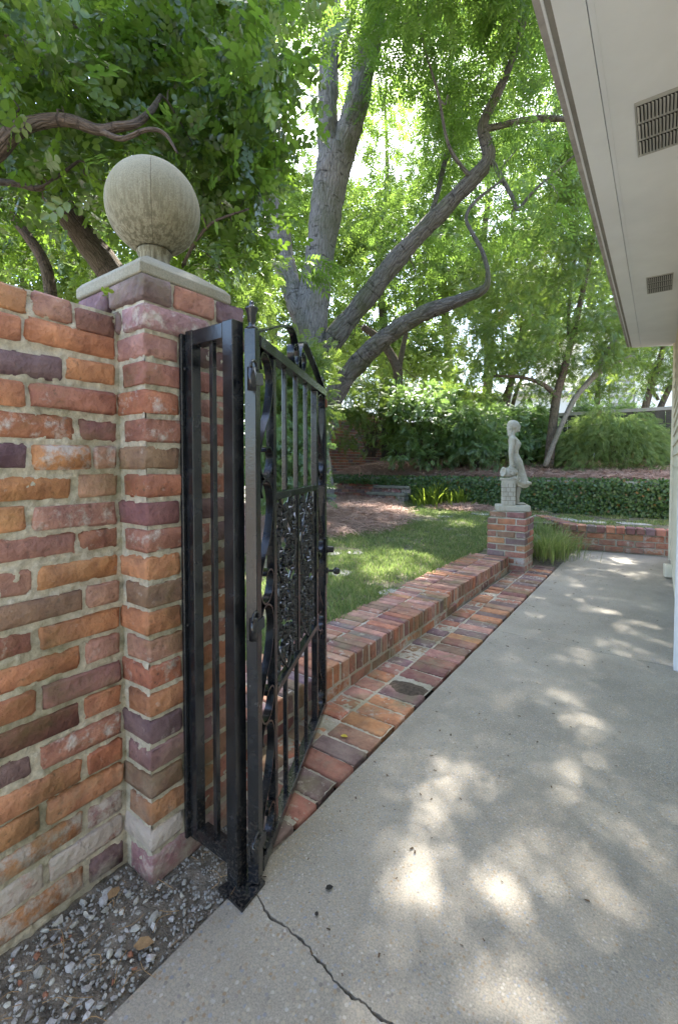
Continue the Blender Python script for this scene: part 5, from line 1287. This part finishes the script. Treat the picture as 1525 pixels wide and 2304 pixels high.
# ---- pine straw
def straw(name, pts3, seed, L=.17):
    r = np.random.default_rng(seed); n = len(pts3)
    tv = np.array([(-.013,-.5,0),(.013,-.5,0),(-.013,0,.07),(.013,0,.07),(-.009,.5,0),(.009,.5,0)]); tf = np.array([(0,1,3),(0,3,2),(2,3,5),(2,5,4)])
    d = np.column_stack([r.normal(0, 1, n), r.normal(0, 1, n), r.normal(0, .22, n)])
    V, F = scatter(tv, tf, pts3, d, np.tile([0, 0, 1.0], (n, 1)), r.uniform(L*.6, L*1.3, n), r.uniform(-.8, .8, n))
    return tag(link(name, np_mesh(name, V, F, np.repeat(r.random(n), 6)), M['straw']), kind='stuff')
n_ = 60000
sx = r.uniform(-6.4, -2.7, n_); sy = r.uniform(2.6, 8.3, n_)
e = -3.15+.35*np.sin(sy*1.3)-np.clip(sy-5.2, 0, 4)*.30
kk = sx < e+r.normal(0, .10, n_); sx, sy = sx[kk], sy[kk]
hz = np.array([lawn_z(a, b)+.05*abs(mnoise.noise(Vector((a*1.8, b*1.8, 3)))) for a, b in zip(sx, sy)])+r.random(len(sx))*.05
straw('pine_straw', np.column_stack([sx, sy, hz]), 91)
n_ = 26000
sx = r.uniform(-6.3, 1.4, n_); sy = r.uniform(8.62, 10.2, n_)
straw('pine_straw', np.column_stack([sx, sy, np.array([bed_z(a, b) for a, b in zip(sx, sy)])+.06*np.array([abs(mnoise.noise(Vector((a*2, b*2, 3)))) for a, b in zip(sx, sy)])+r.random(n_)*.05]), 92, .2)
n_ = 5000
c = on_y(1040, 1140, 8.05); sx = c[0]+r.normal(0, .42, n_); sy = c[1]+r.normal(0, .22, n_)
straw('pine_straw', np.column_stack([sx, sy, .31+.06*np.exp(-((sx-c[0])**2+(sy-c[1])**2)/.2)+r.random(n_)*.03]), 93, .16)

# ---- scraps of leaf and needle blown over the concrete
r = np.random.default_rng(95); n_ = 230
px3 = np.column_stack([-.87+np.abs(r.normal(0, .45, n_)) % 0.93, .75+(r.random(n_)**1.2)*5.6, np.full(n_, .0025)])
tvq = np.array([(-.22,-.5,0),(.22,-.4,.04),(.16,.5,0),(-.14,.42,.06)]); tfq = np.array([(0,1,2),(0,2,3)])
V, F = scatter(tvq, tfq, px3, np.column_stack([r.normal(0, 1, n_), r.normal(0, 1, n_), np.zeros(n_)]), np.tile([0, 0, 1.0], (n_, 1)), r.uniform(.003, .011, n_)*(1+.25*px3[:, 1]), r.normal(0, .15, n_))
tag(link('leaf_litter', np_mesh('leaf_litter', V, F), plain('litter', (.10, .065, .04), .9, .5, 40)), kind='stuff')
# ---- fallen leaves
def fallen(px, py, L, key, label, a):
    p = on_z(px, py, .006); tv, tf = oval(.34); V, F = scatter(tv, tf, np.array([p]), np.array([[math.cos(a), math.sin(a), .05]]), np.array([[0, 0, 1.0]]), np.array([L]), np.zeros(1))
    tag(link('fallen_leaf', np_mesh('fallen_leaf', V, F), M[key]), label, 'leaf', 'leaves fallen on the ground')
fallen(766, 1655, .030, 'yellow_leaf', 'yellow leaf lying on the brick strip near the gate', .4)
fallen(300, 2130, .045, 'dry_leaf', 'long tan dry leaf lying among the gravel', .9)
fallen(245, 2025, .040, 'dry_leaf', 'curled brown leaf at the pillar foot', 2.0)
fallen(732, 2000, .022, 'dark_gap', 'dark shrivelled leaf on the concrete just right of the base plate', 1.0)
fallen(712, 2062, .014, 'dark_gap', 'tiny dark leaf scrap on the concrete near the crack', 2.2)
print('done')
